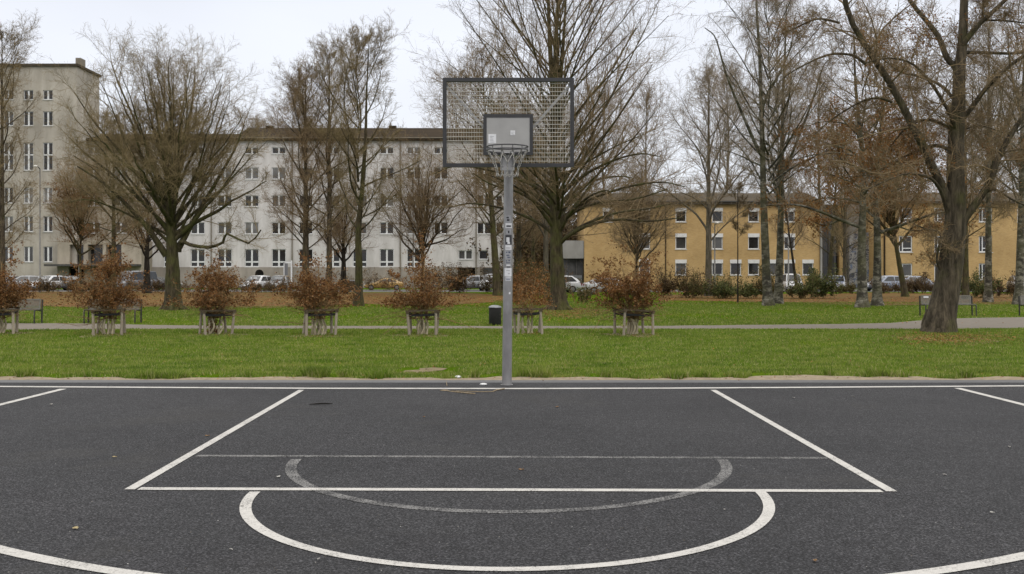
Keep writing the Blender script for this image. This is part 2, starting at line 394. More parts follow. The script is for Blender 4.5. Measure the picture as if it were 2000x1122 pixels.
stripe('faded_line_marking', [G(384, 893).xy, G(1616, 897.5).xy], .075, M['paint_faded'], z=.0115)
stripe('faded_arc_marking', [(-.025 + 1.72*math.cos(t), 8.32 - 1.85*math.sin(t)) for t in np.linspace(math.pi, 0, 61)], .088, M['paint_faded'], z=.0125)
arc = [(-5.88*math.cos(t), (11.73 - 6.98*math.sin(t)) if t < math.pi/2 else (11.03 - 6.29*math.sin(t))) for t in np.linspace(0, math.pi, 91)]
stripe('three_point_marking', [(-5.87, 13.45)] + arc + [(5.87, 13.55)], .095, M['paint'])

# ------------------------------------------------------------------ grass blades
def blades(name, n, dlo, dhi, hmin, hmax, wd, seed, m, xhalf=lambda d: d*.53+1, bias=1.0, keep=None):
    r = np.random.default_rng(seed)
    d = dlo + (dhi-dlo) * r.random(n)**bias; x = (r.random(n)*2-1) * (d*.53+1)
    cl = np.sin(x*2.1+d*.7)*np.sin(d*1.9-x*.6)*.5 + np.sin(x*5.3+2*d)*.3 + r.normal(0, .4, n)
    h = np.clip(hmin + (hmax-hmin)*(.40 + .45*cl), hmin*.5, hmax)
    if keep is not None:
        k = keep(x, d, r); x, d, h = x[k], d[k], h[k]; n = len(x)
    a = r.random(n)*2*np.pi; ln = (r.random(n)*.8)*h; la = r.random(n)*2*np.pi
    w = wd*(.6+.8*r.random(n))
    c = np.stack([x, d, np.zeros(n)], 1); s = np.stack([np.cos(a)*w, np.sin(a)*w*.3, np.zeros(n)], 1)
    tip = c + np.stack([np.cos(la)*ln, np.sin(la)*ln, h], 1)
    V = np.stack([c-s, c+s, tip], 1).reshape(-1, 3); Q = np.arange(3*n).reshape(-1, 3)
    o = link_mesh(name, np_mesh(name, V, Q), m); tag(o, None, None, None, 'stuff'); return o
_tx = np.array([t[0] for t in top]); _td = np.array([t[1] for t in top])
_bx = np.array([G(*p).x for p in bt]); _bd = np.array([G(*p).y for p in bt])
def keep_near(x, d, r):
    lo = np.interp(x, _tx, _td); hi = np.interp(x, _bx, _bd)
    bare = (np.abs(x + 1.33) < .42*(1+.3*r.random(len(x)))) & (np.abs(d-16.25) < .45)
    mud = (np.sin(x*.9+2)*np.sin(d*1.1+x*.35)+np.sin(x*2.3+d*.8)*.5+r.normal(0, .35, len(x)) > 1.15) & (r.random(len(x)) < .75)
    thin = mud | (d - lo < .5) & (np.sin(x*3.1)+np.sin(x*7.7+1)+r.normal(0, .8, len(x)) < -.2)
    return (d > lo) & (d < hi) & ~bare & ~thin
g1 = blades('grass', 260000, 14.9, 29.5, .025, .062, .010, 3, M['grass_blade'], bias=1.5, keep=keep_near)
def keep_edge(x, d, r):
    lo = np.interp(x, _tx, _td); q = np.sin(x*2.3+1)+np.sin(x*5.9)+.8*np.sin(x*13.1+2)
    return (d > lo-.02*(q > .9)-.10*(q > 1.5)) & (d < lo+.16+.1*(q > 1)) & (q > .35)
g2 = blades('grass_tufts', 110000, 14.8, 15.7, .05, .19, .011, 5, M['grass_blade'], keep=keep_edge); g2['label'] = 'longer ragged grass tufts along the asphalt edge'
def keep_far(x, d, r):
    hi = np.where(x < -1, 49, np.where(x < 6, 62, 57)); q = np.interp(x, _px, _pd)
    return (d > q) & (d < hi) & (np.sin(x*.7)*np.sin(d*.5+x*.2)+r.normal(0, .5, len(x)) > -.5)
_px = np.array([G(*p).x for p in tp]); _pd = np.array([G(*p).y for p in tp])
g3 = blades('grass_beyond_path', 170000, 30.5, 60, .03, .075, .020, 6, M['grass_blade'], keep=keep_far, bias=1.2); g3['label'] = 'short lawn grass between the footpath and the leaf band'
g1['label'] = 'short green lawn grass between the court and the footpath'

# ------------------------------------------------------------------ trees
def nrm(v): return v / np.maximum(np.linalg.norm(v, axis=-1, keepdims=True), 1e-9)
def grow(st, di, ln, S, wig, trop, r, droop=0.0):
    N = len(st); pts = np.zeros((N, S+1, 3)); pts[:, 0] = st; d = nrm(di)
    curl = r.normal(0, 1, (N, 3))
    for k in range(S):
        d = nrm(d + r.normal(0, wig, (N, 3)) + curl*wig*.35 + np.array([0, 0, trop - droop*(k/S)]))
        pts[:, k+1] = pts[:, k] + d*(ln/S)[:, None]
    return pts
def spawn(par, prad, n, ratio, ang, tmin, S, wig, trop, rr, rmin, r, lmin=.12, up=.25, droop=0.0, lens=None, short=.25, flatten=1.0):
    N, K, _ = par.shape
    plen = np.linalg.norm(np.diff(par, axis=1), axis=2).sum(1)
    i = np.repeat(np.arange(N), n); t = (np.tile(np.arange(n), N) + r.random(N*n))/n
    t = tmin + (1-tmin)*t; u = np.clip(t*(K-1), 0, K-1.001); a = u.astype(int); f = (u-a)[:, None]
    st = par[i, a]*(1-f) + par[i, a+1]*f; tg = nrm(par[i, a+1]-par[i, a])
    pr = prad[i, a]*(1-f[:, 0]) + prad[i, a+1]*f[:, 0]
    q = r.normal(0, 1, (N*n, 3)); q[:, 2] += up
    q = nrm(q - (q*tg).sum(1, keepdims=True)*tg)
    th = np.radians(r.normal(ang, 10, N*n))[:, None]
    di = np.cos(th)*tg + np.sin(th)*q
    di[:, 2] *= flatten
    ln = np.maximum(plen[i]*ratio*(1-short*t)*(.55+.7*r.random(N*n)), lmin)
    pts = grow(st, di, ln, S, wig, trop, r, droop)
    r0 = np.maximum(np.minimum(pr*rr, ln*.0115+.002), rmin)
    rad = r0[:, None]*np.linspace(1, .35, S+1)[None]
    return pts, np.maximum(rad, rmin*.6)
def tubes(groups):
    """groups: list of (pts (N,K,3), rad (N,K), sides) -> V, Q"""
    Vs = []; Qs = []; off = 0
    for pts, rad, m in groups:
        N, K, _ = pts.shape
        T = np.empty_like(pts); T[:, 1:-1] = pts[:, 2:]-pts[:, :-2]; T[:, 0] = pts[:, 1]-pts[:, 0]; T[:, -1] = pts[:, -1]-pts[:, -2]
        T = nrm(T); ov = np.abs(nrm(pts[:, -1]-pts[:, 0])); ref = np.zeros((N, 3)); ref[np.arange(N), ov.argmin(1)] = 1
        U = nrm(np.cross(T, ref[:, None, :])); B = np.cross(T, U)
        a = np.arange(m)*2*np.pi/m
        V = pts[:, :, None, :] + rad[:, :, None, None]*(np.cos(a)[None, None, :, None]*U[:, :, None, :] + np.sin(a)[None, None, :, None]*B[:, :, None, :])
        idx = np.arange(N*K*m).reshape(N, K, m) + off; nx = np.roll(idx, -1, 2)
        Q = np.stack([idx[:, :-1], nx[:, :-1], nx[:, 1:], idx[:, 1:]], -1).reshape(-1, 4)
        Vs.append(V.reshape(-1, 3)); Qs.append(Q); off += N*K*m
    return np.concatenate(Vs), np.concatenate(Qs)
def resample(pts, K):
    p = np.array(pts, float); n = len(p)
    if n == 2: t = np.linspace(0, 1, K)[:, None]; return p[0]*(1-t)+p[1]*t
    e = np.vstack([2*p[0]-p[1], p, 2*p[-1]-p[-2]]); o = []
    for u in np.linspace(0, n-1.0001, K):
        i = int(u); f = u-i; a, b, c, d = e[i], e[i+1], e[i+2], e[i+3]
        o.append(.5*((2*b)+(-a+c)*f+(2*a-5*b+4*c-d)*f*f+(-a+3*b-3*c+d)*f**3))
    return np.array(o)
def leafquads(cent, size, r, curl=.3):
    n = len(cent); a = nrm(r.normal(0, 1, (n, 3))); b = nrm(np.cross(a, r.normal(0, 1, (n, 3)))); c = np.cross(a, b)
    s = size*(.6+.8*r.random(n))[:, None]; w = s*(.55+.25*r.random(n))[:, None]
    p0 = cent-a*s*.5; p2 = cent+a*s*.5; p1 = cent+b*w*.5+c*s*curl*.5; p3 = cent-b*w*.5+c*s*curl*.5
    V = np.stack([p0, p1, p2, p3], 1).reshape(-1, 3); i = np.arange(n)*4
    Q = np.concatenate([np.stack([i, i+1, i+2], 1), np.stack([i, i+2, i+3], 1)]); return V, Q
def rs_list(limbs, K=15):
    P_ = np.array([resample(l[0], K) for l in limbs]); Rr = np.array([np.linspace(l[1], l[2], K) for l in limbs]); return P_, Rr
def make_tree(name, label, base, trunk, limbs, L2, L3, L4, seed, mb, mt, roots=0, leaves=None, group=None, cat='tree', sides=10, L1=None, flare=1.5):
    """trunk: list of (pts, r0, r1) in local metres; limbs likewise; levels are dicts for spawn"""
    r = np.random.default_rng(seed); root = thing(name, label, cat, base, 0, group)
    tp, tr = rs_list(trunk, 22)
    hgt = tp[:, :, 2]; tr = tr*(1 + (flare-1)*np.exp(-np.maximum(hgt, 0)/.28)*(hgt < 1.6))
    wob = r.normal(0, .004, tp.shape)*tr[:, :, None]*6; wob[:, 0] = 0; tp = tp+wob
    gr = [(tp, tr, 14)]
    lp, lr = limbs if isinstance(limbs, tuple) else rs_list(limbs)
    if L1:
        a, b = spawn(tp, tr, r=r, **L1); 
        K = lp.shape[1]
        if a.shape[1] != K: 
            a2 = np.array([resample(x, K) for x in a]); b = np.array([np.interp(np.linspace(0, 1, K), np.linspace(0, 1, b.shape[1]), y) for y in b]); a = a2
        lp = np.concatenate([lp, a]); lr = np.concatenate([lr, b])
    gr.append((lp, lr, 8))
    if roots:
        r0 = trunk[0][1]; q = []
        for i in range(9):
            a = i*.698+r.normal(0, .15); k = r0*(1.45+.5*r.random())*roots
            q.append(([(r0*.55*math.cos(a), r0*.55*math.sin(a), r0*1.5), (r0*.95*math.cos(a), r0*.95*math.sin(a), r0*.55), (k*math.cos(a), k*math.sin(a), .03), (k*1.35*math.cos(a+.15), k*1.35*math.sin(a+.15), -.12)], r0*.34, r0*.12))
        a_, b_ = rs_list(q, 12); gr.append((a_, b_, 8))
    V, Q = tubes(gr); tm = link_mesh('trunk', np_mesh('trunk', V, Q, True), mb, root)
    p2, r2 = spawn(lp, lr, r=r, **L2); cg = [(p2, r2, 5)]
    p3, r3 = spawn(p2, r2, r=r, **L3); cg.append((p3, r3, 3)); last = p3
    if L4:
        p4, r4 = spawn(p3, r3, r=r, **L4); cg.append((p4, r4, 3)); last = p4
    V, Q = tubes(cg); link_mesh('crown', np_mesh('crown', V, Q, False), mt, root)
    if leaves:
        n, size, m_, zlo, zhi = leaves
        c = last.reshape(-1, 3); c = c[(c[:, 2] > zlo) & (c[:, 2] < zhi)]
        cl = (np.sin(c[:, 0]*1.3+seed)+np.sin(c[:, 2]*1.7)+np.sin(c[:, 1]*1.1)+r.normal(0, .8, len(c)))
        c = c[np.argsort(-cl)][:max(n*3, 1)]; c = c[r.permutation(len(c))[:n]] + r.normal(0, .05, (min(n, len(c)), 3))
        V, Q = leafquads(c, size, r); link_mesh('leaves', np_mesh('leaves', V, Q), m_, root)
    return root
def clone(root, label, loc, rz=0, sc=1.0, group=None):
    o = root.copy(); COL.objects.link(o); o.location = loc; o.rotation_euler = (0, 0, rz); o.scale = (sc,)*3; o['label'] = label
    if group: o['group'] = group
    for ch in list(root.children):
        c = ch.copy(); COL.objects.link(c); c.parent = o
        for g in list(ch.children):
            q = g.copy(); COL.objects.link(q); q.parent = c
    return o
def excurrent(H, zb, reach, nb, a_lo, a_hi, r0, seed, trop=.05, wig=.05, K=15, rk=.42, lean=(0, 0), zt=.97, expo=1.0):
    """limbs up a straight leader: reach(t) = horizontal reach, angles from vertical"""
    r = np.random.default_rng(seed)
    t = (np.arange(nb)+r.random(nb))/nb; t = t**expo; z = zb+(H*zt-zb)*t
    az = np.arange(nb)*2.4+r.normal(0, .35, nb); an = np.radians(a_lo+(a_hi-a_lo)*t+r.normal(0, 6, nb))
    ln = np.array([reach(x) for x in t])*(.75+.45*r.random(nb))/np.sin(an)
    ln = np.minimum(ln, (H*1.03-z)/np.maximum(np.cos(an), .2))
    lead = r0*(1-z/H*.9)
    st = np.stack([lean[0]*z/H, lean[1]*z/H, z], 1)
    di = np.stack([np.sin(an)*np.cos(az), np.sin(an)*np.sin(az), np.cos(an)], 1)
    p = grow(st, di, ln, K-1, wig, trop, r); rr = np.minimum(lead*rk, ln*.013+.006)
    return p, rr[:, None]*np.linspace(1, .22, K)[None]
def vase(zf, H, zc, Rh, n, r0, seed, elev=(5, 85), K=15, mid=(.5, .3), wig=.04, spread=.12, expo=1.0):
    """limbs leave a fork at zf and arch out to a dome of radius Rh centred at zc"""
    r = np.random.default_rng(seed); o = []; rr = []
    for i in range(n):
        el = R(elev[0]+(elev[1]-elev[0])*((i+.5)/n)**expo); az = i*2.4+r.normal(0, .3)
        k = .86+.2*r.random()
        e = np.array([Rh*math.cos(el)*math.cos(az)*k, Rh*math.cos(el)*math.sin(az)*k, zc+(H-zc)*math.sin(el)*k])
        z0 = zf+r.normal(0, spread*zf) ; s = np.array([0, 0, z0])
        m1 = s+np.array([e[0]*mid[0], e[1]*mid[0], (e[2]-z0)*mid[1]]); t = np.linspace(0, 1, K)[:, None]
        p = (1-t)**2*s+2*t*(1-t)*m1+t*t*e
        p[1:] += np.cumsum(r.normal(0, wig, (K-1, 3)), 0)*np.linspace(.3, 1, K-1)[:, None]
        o.append(p); rr.append(np.linspace(1, .16, K)*r0*(.62+.5*r.random())*(.75+.35*math.sin(el)))
    return np.array(o), np.array(rr)
def dome(z0, z1, H, zc, Rh, n, r0, seed, elev=(5, 85), K=15, mid=(.5, .45), wig=.05, expo=.85):
    """limbs leave a central stem between z0 and z1 and fan out to a rounded crown"""
    r = np.random.default_rng(seed); o = []; rr = []
    for i in range(n):
        u = ((i+.5)/n)**expo; el = R(elev[0]+(elev[1]-elev[0])*u); az = i*2.4+r.normal(0, .3); k = .90+.14*r.random()
        e = np.array([Rh*math.cos(el)*math.cos(az)*k, Rh*math.cos(el)*math.sin(az)*k, zc+(H-zc)*math.sin(el)*k])
        zs = z0+(z1-z0)*min(1, max(0, u*.75+r.normal(0, .16))); s_ = np.array([0, 0, zs])
        m1 = s_+np.array([e[0]*mid[0], e[1]*mid[0], (e[2]-zs)*mid[1]]); t = np.linspace(0, 1, K)[:, None]
        p = (1-t)**2*s_+2*t*(1-t)*m1+t*t*e
        p[1:] += np.cumsum(r.normal(0, wig, (K-1, 3)), 0)*np.linspace(.3, 1, K-1)[:, None]
        o.append(p); rr.append(np.linspace(1, .14, K)*r0*(.6+.5*r.random())*(1.15-.4*u))
    return np.array(o), np.array(rr)
def lev(n, ratio, ang=42, tmin=.15, S=5, wig=.12, trop=.04, rr=.55, rmin=.006, **k):
    return dict(n=n, ratio=ratio, ang=ang, tmin=tmin, S=S, wig=wig, trop=trop, rr=rr, rmin=rmin, **k)
def ptl(pts, d, base, dy=0.0):
    """pixel polyline at distance d -> local metres about base; dy = drift in depth along it"""
    n = len(pts); o = []
    for i, (x, y) in enumerate(pts):
        p = P(x, y, d); o.append((p.x-base[0], p.y-base[1]+dy*i/max(n-1, 1), p.z-base[2]))
    return o
def fork(L_, n, ratio, ang, tmin, seed, wig=.09, trop=.05, rr=.62, up=.3):
    """secondary limbs branching from the main ones, kept with them"""
    p, q = spawn(L_[0], L_[1], n, ratio, ang, tmin, L_[0].shape[1]-1, wig*.6, trop, rr, .012, np.random.default_rng(seed), up=up)
    return np.concatenate([L_[0], p]), np.concatenate([L_[1], np.maximum(q, .008)])
cat2 = lambda a, b: (np.concatenate([a[0], b[0]]), np.concatenate([a[1], b[1]]))

# --- broad vase-shaped tree left of the hoop
b = G(338, 606); d = b.y
tr = [(ptl([(338, 606), (338, 560), (337, 520), (336, 490), (333, 440), (328, 390), (326, 330), (322, 270)], d, b), .37, .07)]
lb = dome(2.5, 6.0, 10.9, 5.6, 4.35, 46, .105, 11, (0, 86), mid=(.50, .42), wig=.055, expo=.8)
ex_ = rs_list([(ptl([(350, 492), (356, 472), (376, 479), (413, 484), (444, 475), (454, 458), (497, 477), (523, 452)], d, b, -1.2), .10, .03),
               (ptl([(325, 500), (308, 470), (290, 440), (255, 400), (215, 360), (170, 330)], d, b, -1), .16, .03),
               (ptl([(350, 485), (372, 440), (392, 400), (420, 350), (452, 290), (470, 240)], d, b, .6), .13, .03),
               (ptl([(331, 430), (290, 370), (240, 300), (190, 240), (155, 185)], d, b, -.5), .085, .02), (ptl([(332, 450), (280, 400), (220, 345), (160, 300), (122, 265)], d, b, .7), .085, .02),
               (ptl([(328, 400), (300, 320), (262, 240), (225, 160), (208, 115)], d, b, .5), .08, .02), (ptl([(334, 462), (290, 440), (230, 410), (170, 390), (130, 395)], d, b, .2), .06, .02)])
lb = cat2(lb, ex_)
T1 = make_tree('bare_tree', 'broad bare tree with a rounded vase crown and thick olive trunk behind the left shrubs', b, tr, lb,
    lev(12, .31, 38, .24, 6, .11, .025), lev(9, .50, 44, .15, 5, .13, .01, rmin=.005), lev(8, .6, 45, .1, 4, .15, .0, rmin=.0040), 21, M['bark_olive'], M['twig_olive'], group='bare trees on the lawn', flare=1.3, roots=.9)
# --- slender tree
b = G(700, 598); d = b.y
tr = [(ptl([(700, 598), (701, 520), (700, 450), (708, 360), (714, 270), (716, 180), (722, 60)], d, b), .21, .012)]
lb = excurrent(12.9, 3.4, lambda t: 3.0*(1-t)**.6*(.75+.5*t)+.35, 36, 62, 28, .2, 31, .035, .05, rk=.5)
T2 = make_tree('bare_tree', 'slender bare tree with a straight pale green trunk in the leaf band', b, tr, lb,
    lev(12, .38, 40, .2, 5, .1, .05), lev(9, .5, 42, .1, 4, .12, .02, rmin=.0055), lev(7, .55, 42, .1, 3, .12, 0, rmin=.004), 32, M['bark_olive'], M['twig_olive'], group='bare trees on the lawn')
# --- large tree behind the backboard
b = G(1091, 606); d = b.y
tr = [(ptl([(1091, 606), (1090, 560), (1087, 500), (1086, 440), (1082, 380), (1082, 300), (1082, 200), (1074, 90), (1070, -40), (1066, -190)], d, b), .36, .02),
      (ptl([(1082, 290), (1086, 200), (1098, 120), (1103, 40), (1110, -60)], d, b, .3), .15, .02),
      (ptl([(1082, 270), (1084, 160), (1085, 70), (1092, -30), (1094, -80)], d, b, -.5), .14, .02)]
lb = excurrent(18.5, 3.7, lambda t: 4.7*(1-t)**.4*(.85+.2*math.sin(3.1*t))+.4, 104, 54, 20, .34, 41, .012, .028, rk=.23, expo=1.15)
low = []
rr_ = np.random.default_rng(5)
for i in range(11):
    az = i*2.4+.4; z0 = 2.9+i*.19; q = [(0, 0, z0)]; dx, dy = math.cos(az), math.sin(az); ln = rr_.uniform(4.2, 6.0)
    q += [(dx*ln*.2, dy*ln*.2, z0+.75), (dx*ln*.5, dy*ln*.5, z0+1.35), (dx*ln*.8, dy*ln*.8, z0+1.6), (dx*ln, dy*ln, z0+1.5+rr_.uniform(-.3, .5))]
    low.append((q, .085, .018))
low.append((ptl([(1092, 478), (1110, 461), (1150, 441), (1200, 432), (1260, 436), (1320, 430)], d, b, -2), .10, .02))
low.append((ptl([(1090, 440), (1112, 420), (1140, 405), (1180, 396), (1240, 390), (1300, 372)], d, b, -.6), .12, .02))
low.append((ptl([(1086, 450), (1062, 420), (1035, 388), (1005, 368), (960, 350)], d, b, -1.5), .10, .02))
T7 = make_tree('bare_tree', 'tallest bare tree with a wide fan of fine branches directly behind the backboard', b, tr, cat2(lb, rs_list(low)),
    lev(11, .36, 34, .2, 6, .075, .03), lev(7, .5, 38, .12, 4, .10, .015, rmin=.005), lev(5, .6, 40, .1, 3, .12, 0, rmin=.0038), 42, M['bark_olive'], M['twig'], group='bare trees on the lawn', flare=1.5, roots=1.0)
# --- birch with drooping twigs
b = G(1501, 598); d = b.y
tr = [(ptl([(1501, 598), (1496, 520), (1493, 440), (1491, 370), (1489, 290), (1487, 210), (1484, 120), (1478, 20), (1474, -70)], d, b), .23, .03),
      (ptl([(1492, 310), (1478, 290), (1450, 230), (1425, 175), (1408, 130), (1392, 80), (1370, 62)], d, b, -.8), .10, .02),
      (ptl([(1489, 210), (1500, 185), (1525, 140), (1548, 90), (1560, 20)], d, b, .5), .09, .02)]
lb = excurrent(17, 5.2, lambda t: 3.0*(1-t)**.45+.5, 40, 50, 25, .21, 51, .0, .07, rk=.42)
birch = make_tree('birch_tree', 'birch with drooping twigs and a grey trunk, nearer of two close trunks', b, tr, lb,
    lev(8, .40, 40, .2, 6, .12, -.02), lev(6, .5, 45, .1, 6, .10, -.10, rmin=.006, droop=.25), lev(5, .8, 40, .1, 6, .09, -.16, rmin=.0042, droop=.4, lmin=.4), 52, M['birch'], M['twig_grey'], group='birches on the lawn')
clone(birch, 'whiter birch trunk just right of and behind the first birch, among low bushes', G(1519, 594), 2.1, .93)
# --- twin birches with rusty leaves
b = G(1684, 601); d = b.y
tr = [(ptl([(1684, 601), (1684, 560), (1683, 500), (1684, 440), (1686, 380), (1684, 300), (1676, 220), (1670, 150), (1668, 60)], d, b), .25, .03)]
lb = cat2(excurrent(13.6, 4.4, lambda t: 2.9*(1-t)**.5+.5, 34, 62, 28, .23, 61, .0, .08, rk=.42),
    rs_list([(ptl([(1684, 445), (1640, 430), (1611, 419), (1565, 404), (1533, 401), (1490, 403)], d, b, -.6), .09, .03), (ptl([(1640, 430), (1614, 440), (1592, 438), (1576, 430)], d, b, -.6), .04, .02)]))
T12 = make_tree('birch_tree', 'mossy birch with patchy bark and rusty leaves, left and thicker of the twin trunks', b, tr, lb,
    lev(9, .42, 42, .2, 6, .13, -.01), lev(6, .5, 45, .1, 5, .12, -.05, rmin=.006, droop=.1), lev(5, .6, 42, .1, 4, .12, -.06, rmin=.0042, droop=.2), 62, M['birch'], M['twig_red'], leaves=(6500, .085, M['leaf_orange'], 3.0, 9.5), group='birches on the lawn')
clone(T12, 'mossy birch with rusty leaves, right and slimmer of the twin trunks', G(1713, 598), 2.5, .95)
# --- the big leaning tree at the right
b = G(1834, 649); d = b.y
tr = [(ptl([(1834, 651), (1842, 600), (1853, 540), (1862, 480), (1867, 430), (1866, 390), (1866, 339), (1868, 254), (1872, 203), (1874, 135), (1880, 85), (1883, 0), (1886, -90), (1888, -180)], d, b), .37, .05)]
J = lambda pts, r0, r1, dy: (ptl(pts, d, b, dy), r0, r1)
lb = [J([(1858, 420), (1841, 372), (1821, 339), (1800, 298), (1780, 262), (1760, 230), (1733, 183), (1696, 129), (1668, 91), (1641, 47), (1628, 0), (1618, -60)], .135, .06, -.9),
      J([(1870, 150), (1868, 129), (1855, 112), (1841, 68), (1821, 37), (1794, 0), (1765, -50)], .10, .05, .5),
      J([(1867, 262), (1860, 250), (1845, 223), (1811, 176), (1780, 146), (1753, 132), (1712, 127), (1660, 140)], .065, .015, -1.0),
      J([(1866, 258), (1858, 250), (1828, 233), (1800, 234), (1778, 248), (1750, 285), (1735, 300)], .055, .015, .6),
      J([(1876, 95), (1883, 81), (1905, 51), (1919, 37), (1956, 0), (1985, -40)], .085, .04, -.6),
      J([(1919, 37), (1918, 0), (1917, -50)], .04, .02, -.2),
      J([(1919, 40), (1960, 42), (2010, 50), (2060, 62)], .03, .012, -.2),
      J([(1880, 106), (1889, 101), (1922, 96), (2000, 95), (2070, 84)], .065, .03, .8),
      J([(1872, 240), (1889, 217), (1909, 183), (1926, 162), (1956, 132), (2000, 102), (2050, 72)], .075, .03, -1.1),
      J([(1872, 470), (1880, 432), (1898, 404), (1914, 378), (1930, 346), (1939, 311), (1963, 264), (2000, 210), (2060, 140)], .125, .05, -.5),
      J([(1935, 330), (1960, 300), (2010, 290), (2060, 300)], .04, .012, .3),
      J([(1900, 400), (1930, 372), (1960, 392), (1990, 410), (2030, 420)], .04, .012, -.9),
      J([(1846, 535), (1837, 529), (1826, 513), (1825, 490), (1829, 466), (1821, 453), (1799, 450), (1770, 440)], .045, .015, -.5),
      J([(1850, 402), (1830, 372), (1808, 353), (1780, 346), (1744, 346), (1700, 362), (1660, 380)], .055, .012, -1.2),
      J([(1742, 200), (1720, 190), (1690, 195), (1640, 225), (1600, 260)], .04, .012, .6),
      J([(1690, 125), (1660, 110), (1610, 112), (1550, 140), (1520, 160)], .045, .012, -.5),
      J([(1640, 45), (1600, 35), (1560, 50), (1530, 62)], .035, .012, .4),
      J([(1866, 330), (1880, 280), (1900, 250), (1950, 235), (2010, 245)], .05, .012, 1.4),
      J([(1868, 200), (1850, 160), (1815, 135), (1790, 118), (1740, 60)], .05, .012, 1.8),
      J([(1868, 300), (1835, 280), (1790, 300), (1740, 330), (1690, 335)], .05, .012, 1.6)]
T14 = make_tree('bare_tree', 'big leaning bare tree with a thick mossy trunk beside the footpath at right', b, tr, lb,
    lev(20, .36, 55, .12, 7, .18, .01, up=.1), lev(9, .52, 50, .08, 5, .18, -.01, rmin=.005), lev(8, .6, 48, .1, 4, .17, -.02, rmin=.004), 72, M['bark_brown'], M['twig'],
    leaves=(8000, .055, M['leaf_orange'], 1.8, 8.6), group='bare trees on the lawn', flare=1.3, roots=.55)

# --- trees nearer the street (fewer, thicker twigs)
def far_exc(name, label, base, H, zb, Rr, nb, r0, seed, mb, mt, a=(60, 28), lean=(0, 0), leaves=None, n4=4, trop=.03, group='bare trees near the street', sh=.5, wig=.06, flare=1.3):
    tr = [([(0, 0, 0), (lean[0]*.3, 0, H*.3), (lean[0]*.65, 0, H*.65), (lean[0], lean[1], H)], r0, .02)]
    lb = excurrent(H, zb, lambda t: Rr*(1-t)**sh*(.8+.4*t)+.3, nb, a[0], a[1], r0, seed, trop, wig, lean=lean, rk=.45)
    return make_tree(name, label, base, tr, lb, lev(12, .44, 42, .15, 5, .12, .03, rmin=.009), lev(8, .52, 42, .1, 4, .13, .01, rmin=.007), lev(n4+2, .6, 42, .1, 3, .13, 0, rmin=.0052), seed+1, mb, mt, leaves=leaves, group=group, flare=flare)
def far_vase(name, label, base, zf, H, zc, Rr, n, r0, seed, mb, mt, leaves=None, el=(0, 85), bend=0.0, n4=4, group='bare trees near the street', mid=(.5, .35), tw=.2):
    zt_ = zf+(H-zf)*.38; tr = [([(0, 0, 0), (bend*.5, 0, zf*.5), (0, 0, zf*1.05), (.1, .05, zt_)], tw, tw*.3)]
    lb = dome(zf*.92, zt_, H, zc+.3, Rr, int(n*1.3), r0*.9, seed, (el[0]+2, el[1]), mid=(.5, .42), wig=.09)
    return make_tree(name, label, base, tr, lb, lev(13, .44, 42, .15, 5, .13, .03, rmin=.009), lev(8, .52, 42, .1, 4, .13, .01, rmin=.007), lev(n4+2, .6, 42, .1, 3, .13, 0, rmin=.0052), seed+1, mb, mt, leaves=leaves, group=group, flare=1.3)
F1 = far_exc('bare_tree', 'tall thin bare tree with an upright crown, left of the slender pale green trunk', G(643, 578), 17.8, 3.0, 3.3, 38, .24, 101, M['bark_brown'], M['twig_olive'])
F2 = far_exc('bare_tree', 'bushy bare tree with a grey brown trunk, right of the broad vase tree', G(597, 578), 16.2, 3.2, 3.8, 40, .30, 103, M['bark_brown'], M['twig'], a=(55, 30))
F3 = far_vase('bare_tree', 'low forked bare tree before the white building, behind the shrub left of the pole', G(826, 575), 2.6, 11.2, 4.9, 4.1, 17, .11, 105, M['bark_brown'], M['twig'], tw=.22)
F4 = far_exc('bare_tree', 'tall bare tree with a curved olive trunk close left of the hoop pole', G(972, 578), 17.6, 4.0, 4.0, 36, .30, 107, M['bark_olive'], M['twig'], a=(58, 30), lean=(-1.2, 0))
F5 = far_exc('bare_tree', 'pale trunked tree forking into steep limbs in front of the yellow building', G(1384, 579), 15.6, 3.4, 3.4, 20, .27, 109, M['bark_grey'], M['twig_grey'], a=(38, 14), trop=-.01)
F6 = far_vase('bare_tree', 'leaning olive trunk with a spread brown crown just left of the big leaning tree', G(1768, 580), 3.6, 11, 5.5, 3.4, 16, .12, 111, M['bark_olive'], M['twig_red'], leaves=(1500, .12, M['leaf_orange'], 3.5, 9), tw=.24)
F6.rotation_euler = (0, R(-10), 0)
F7 = far_exc('bare_tree', 'dark bare tree cut off by the left edge of the photo', G(4, 582), 17.5, 3.0, 2.9, 36, .24, 113, M['bark_brown'], M['twig_olive'])
F8 = far_vase('bare_tree', 'small brownish tree with a thin trunk in front of the grey tower entrance', G(157, 574), 3.4, 10.2, 5.2, 3.4, 15, .10, 115, M['bark_olive'], M['twig_red'], tw=.13, leaves=(1300, .12, M['leaf_brown'], 3, 10))
F9 = far_exc('bare_tree', 'straight olive trunk before the building entrance, between the thin and the broad tree', G(222, 576), 13.4, 3.4, 3.7, 30, .24, 117, M['bark_olive'], M['twig_olive'], a=(62, 30), leaves=(900, .12, M['leaf_brown'], 4, 8))
F10 = far_vase('bare_tree', 'short dark tree with a twisted fork just left of the broad olive trunk', G(287, 573), 3.0, 9.2, 4.6, 3.2, 12, .12, 119, M['bark_dark'], M['twig'], tw=.34)
clone(F10, 'short dark forked tree left of the slender pale green trunk', G(671, 574), 1.9, .9)
clone(F3, 'low spreading bare tree behind the shrub with the tallest crown, by the yellow building', G(1243, 577), 2.0, .82)
F11 = far_exc('young_tree', 'thin young tree with a dark straight stem in front of the yellow building', G(1441, 592), 6.2, 3.2, .45, 6, .04, 121, M['bark_dark'], M['twig'], n4=3)
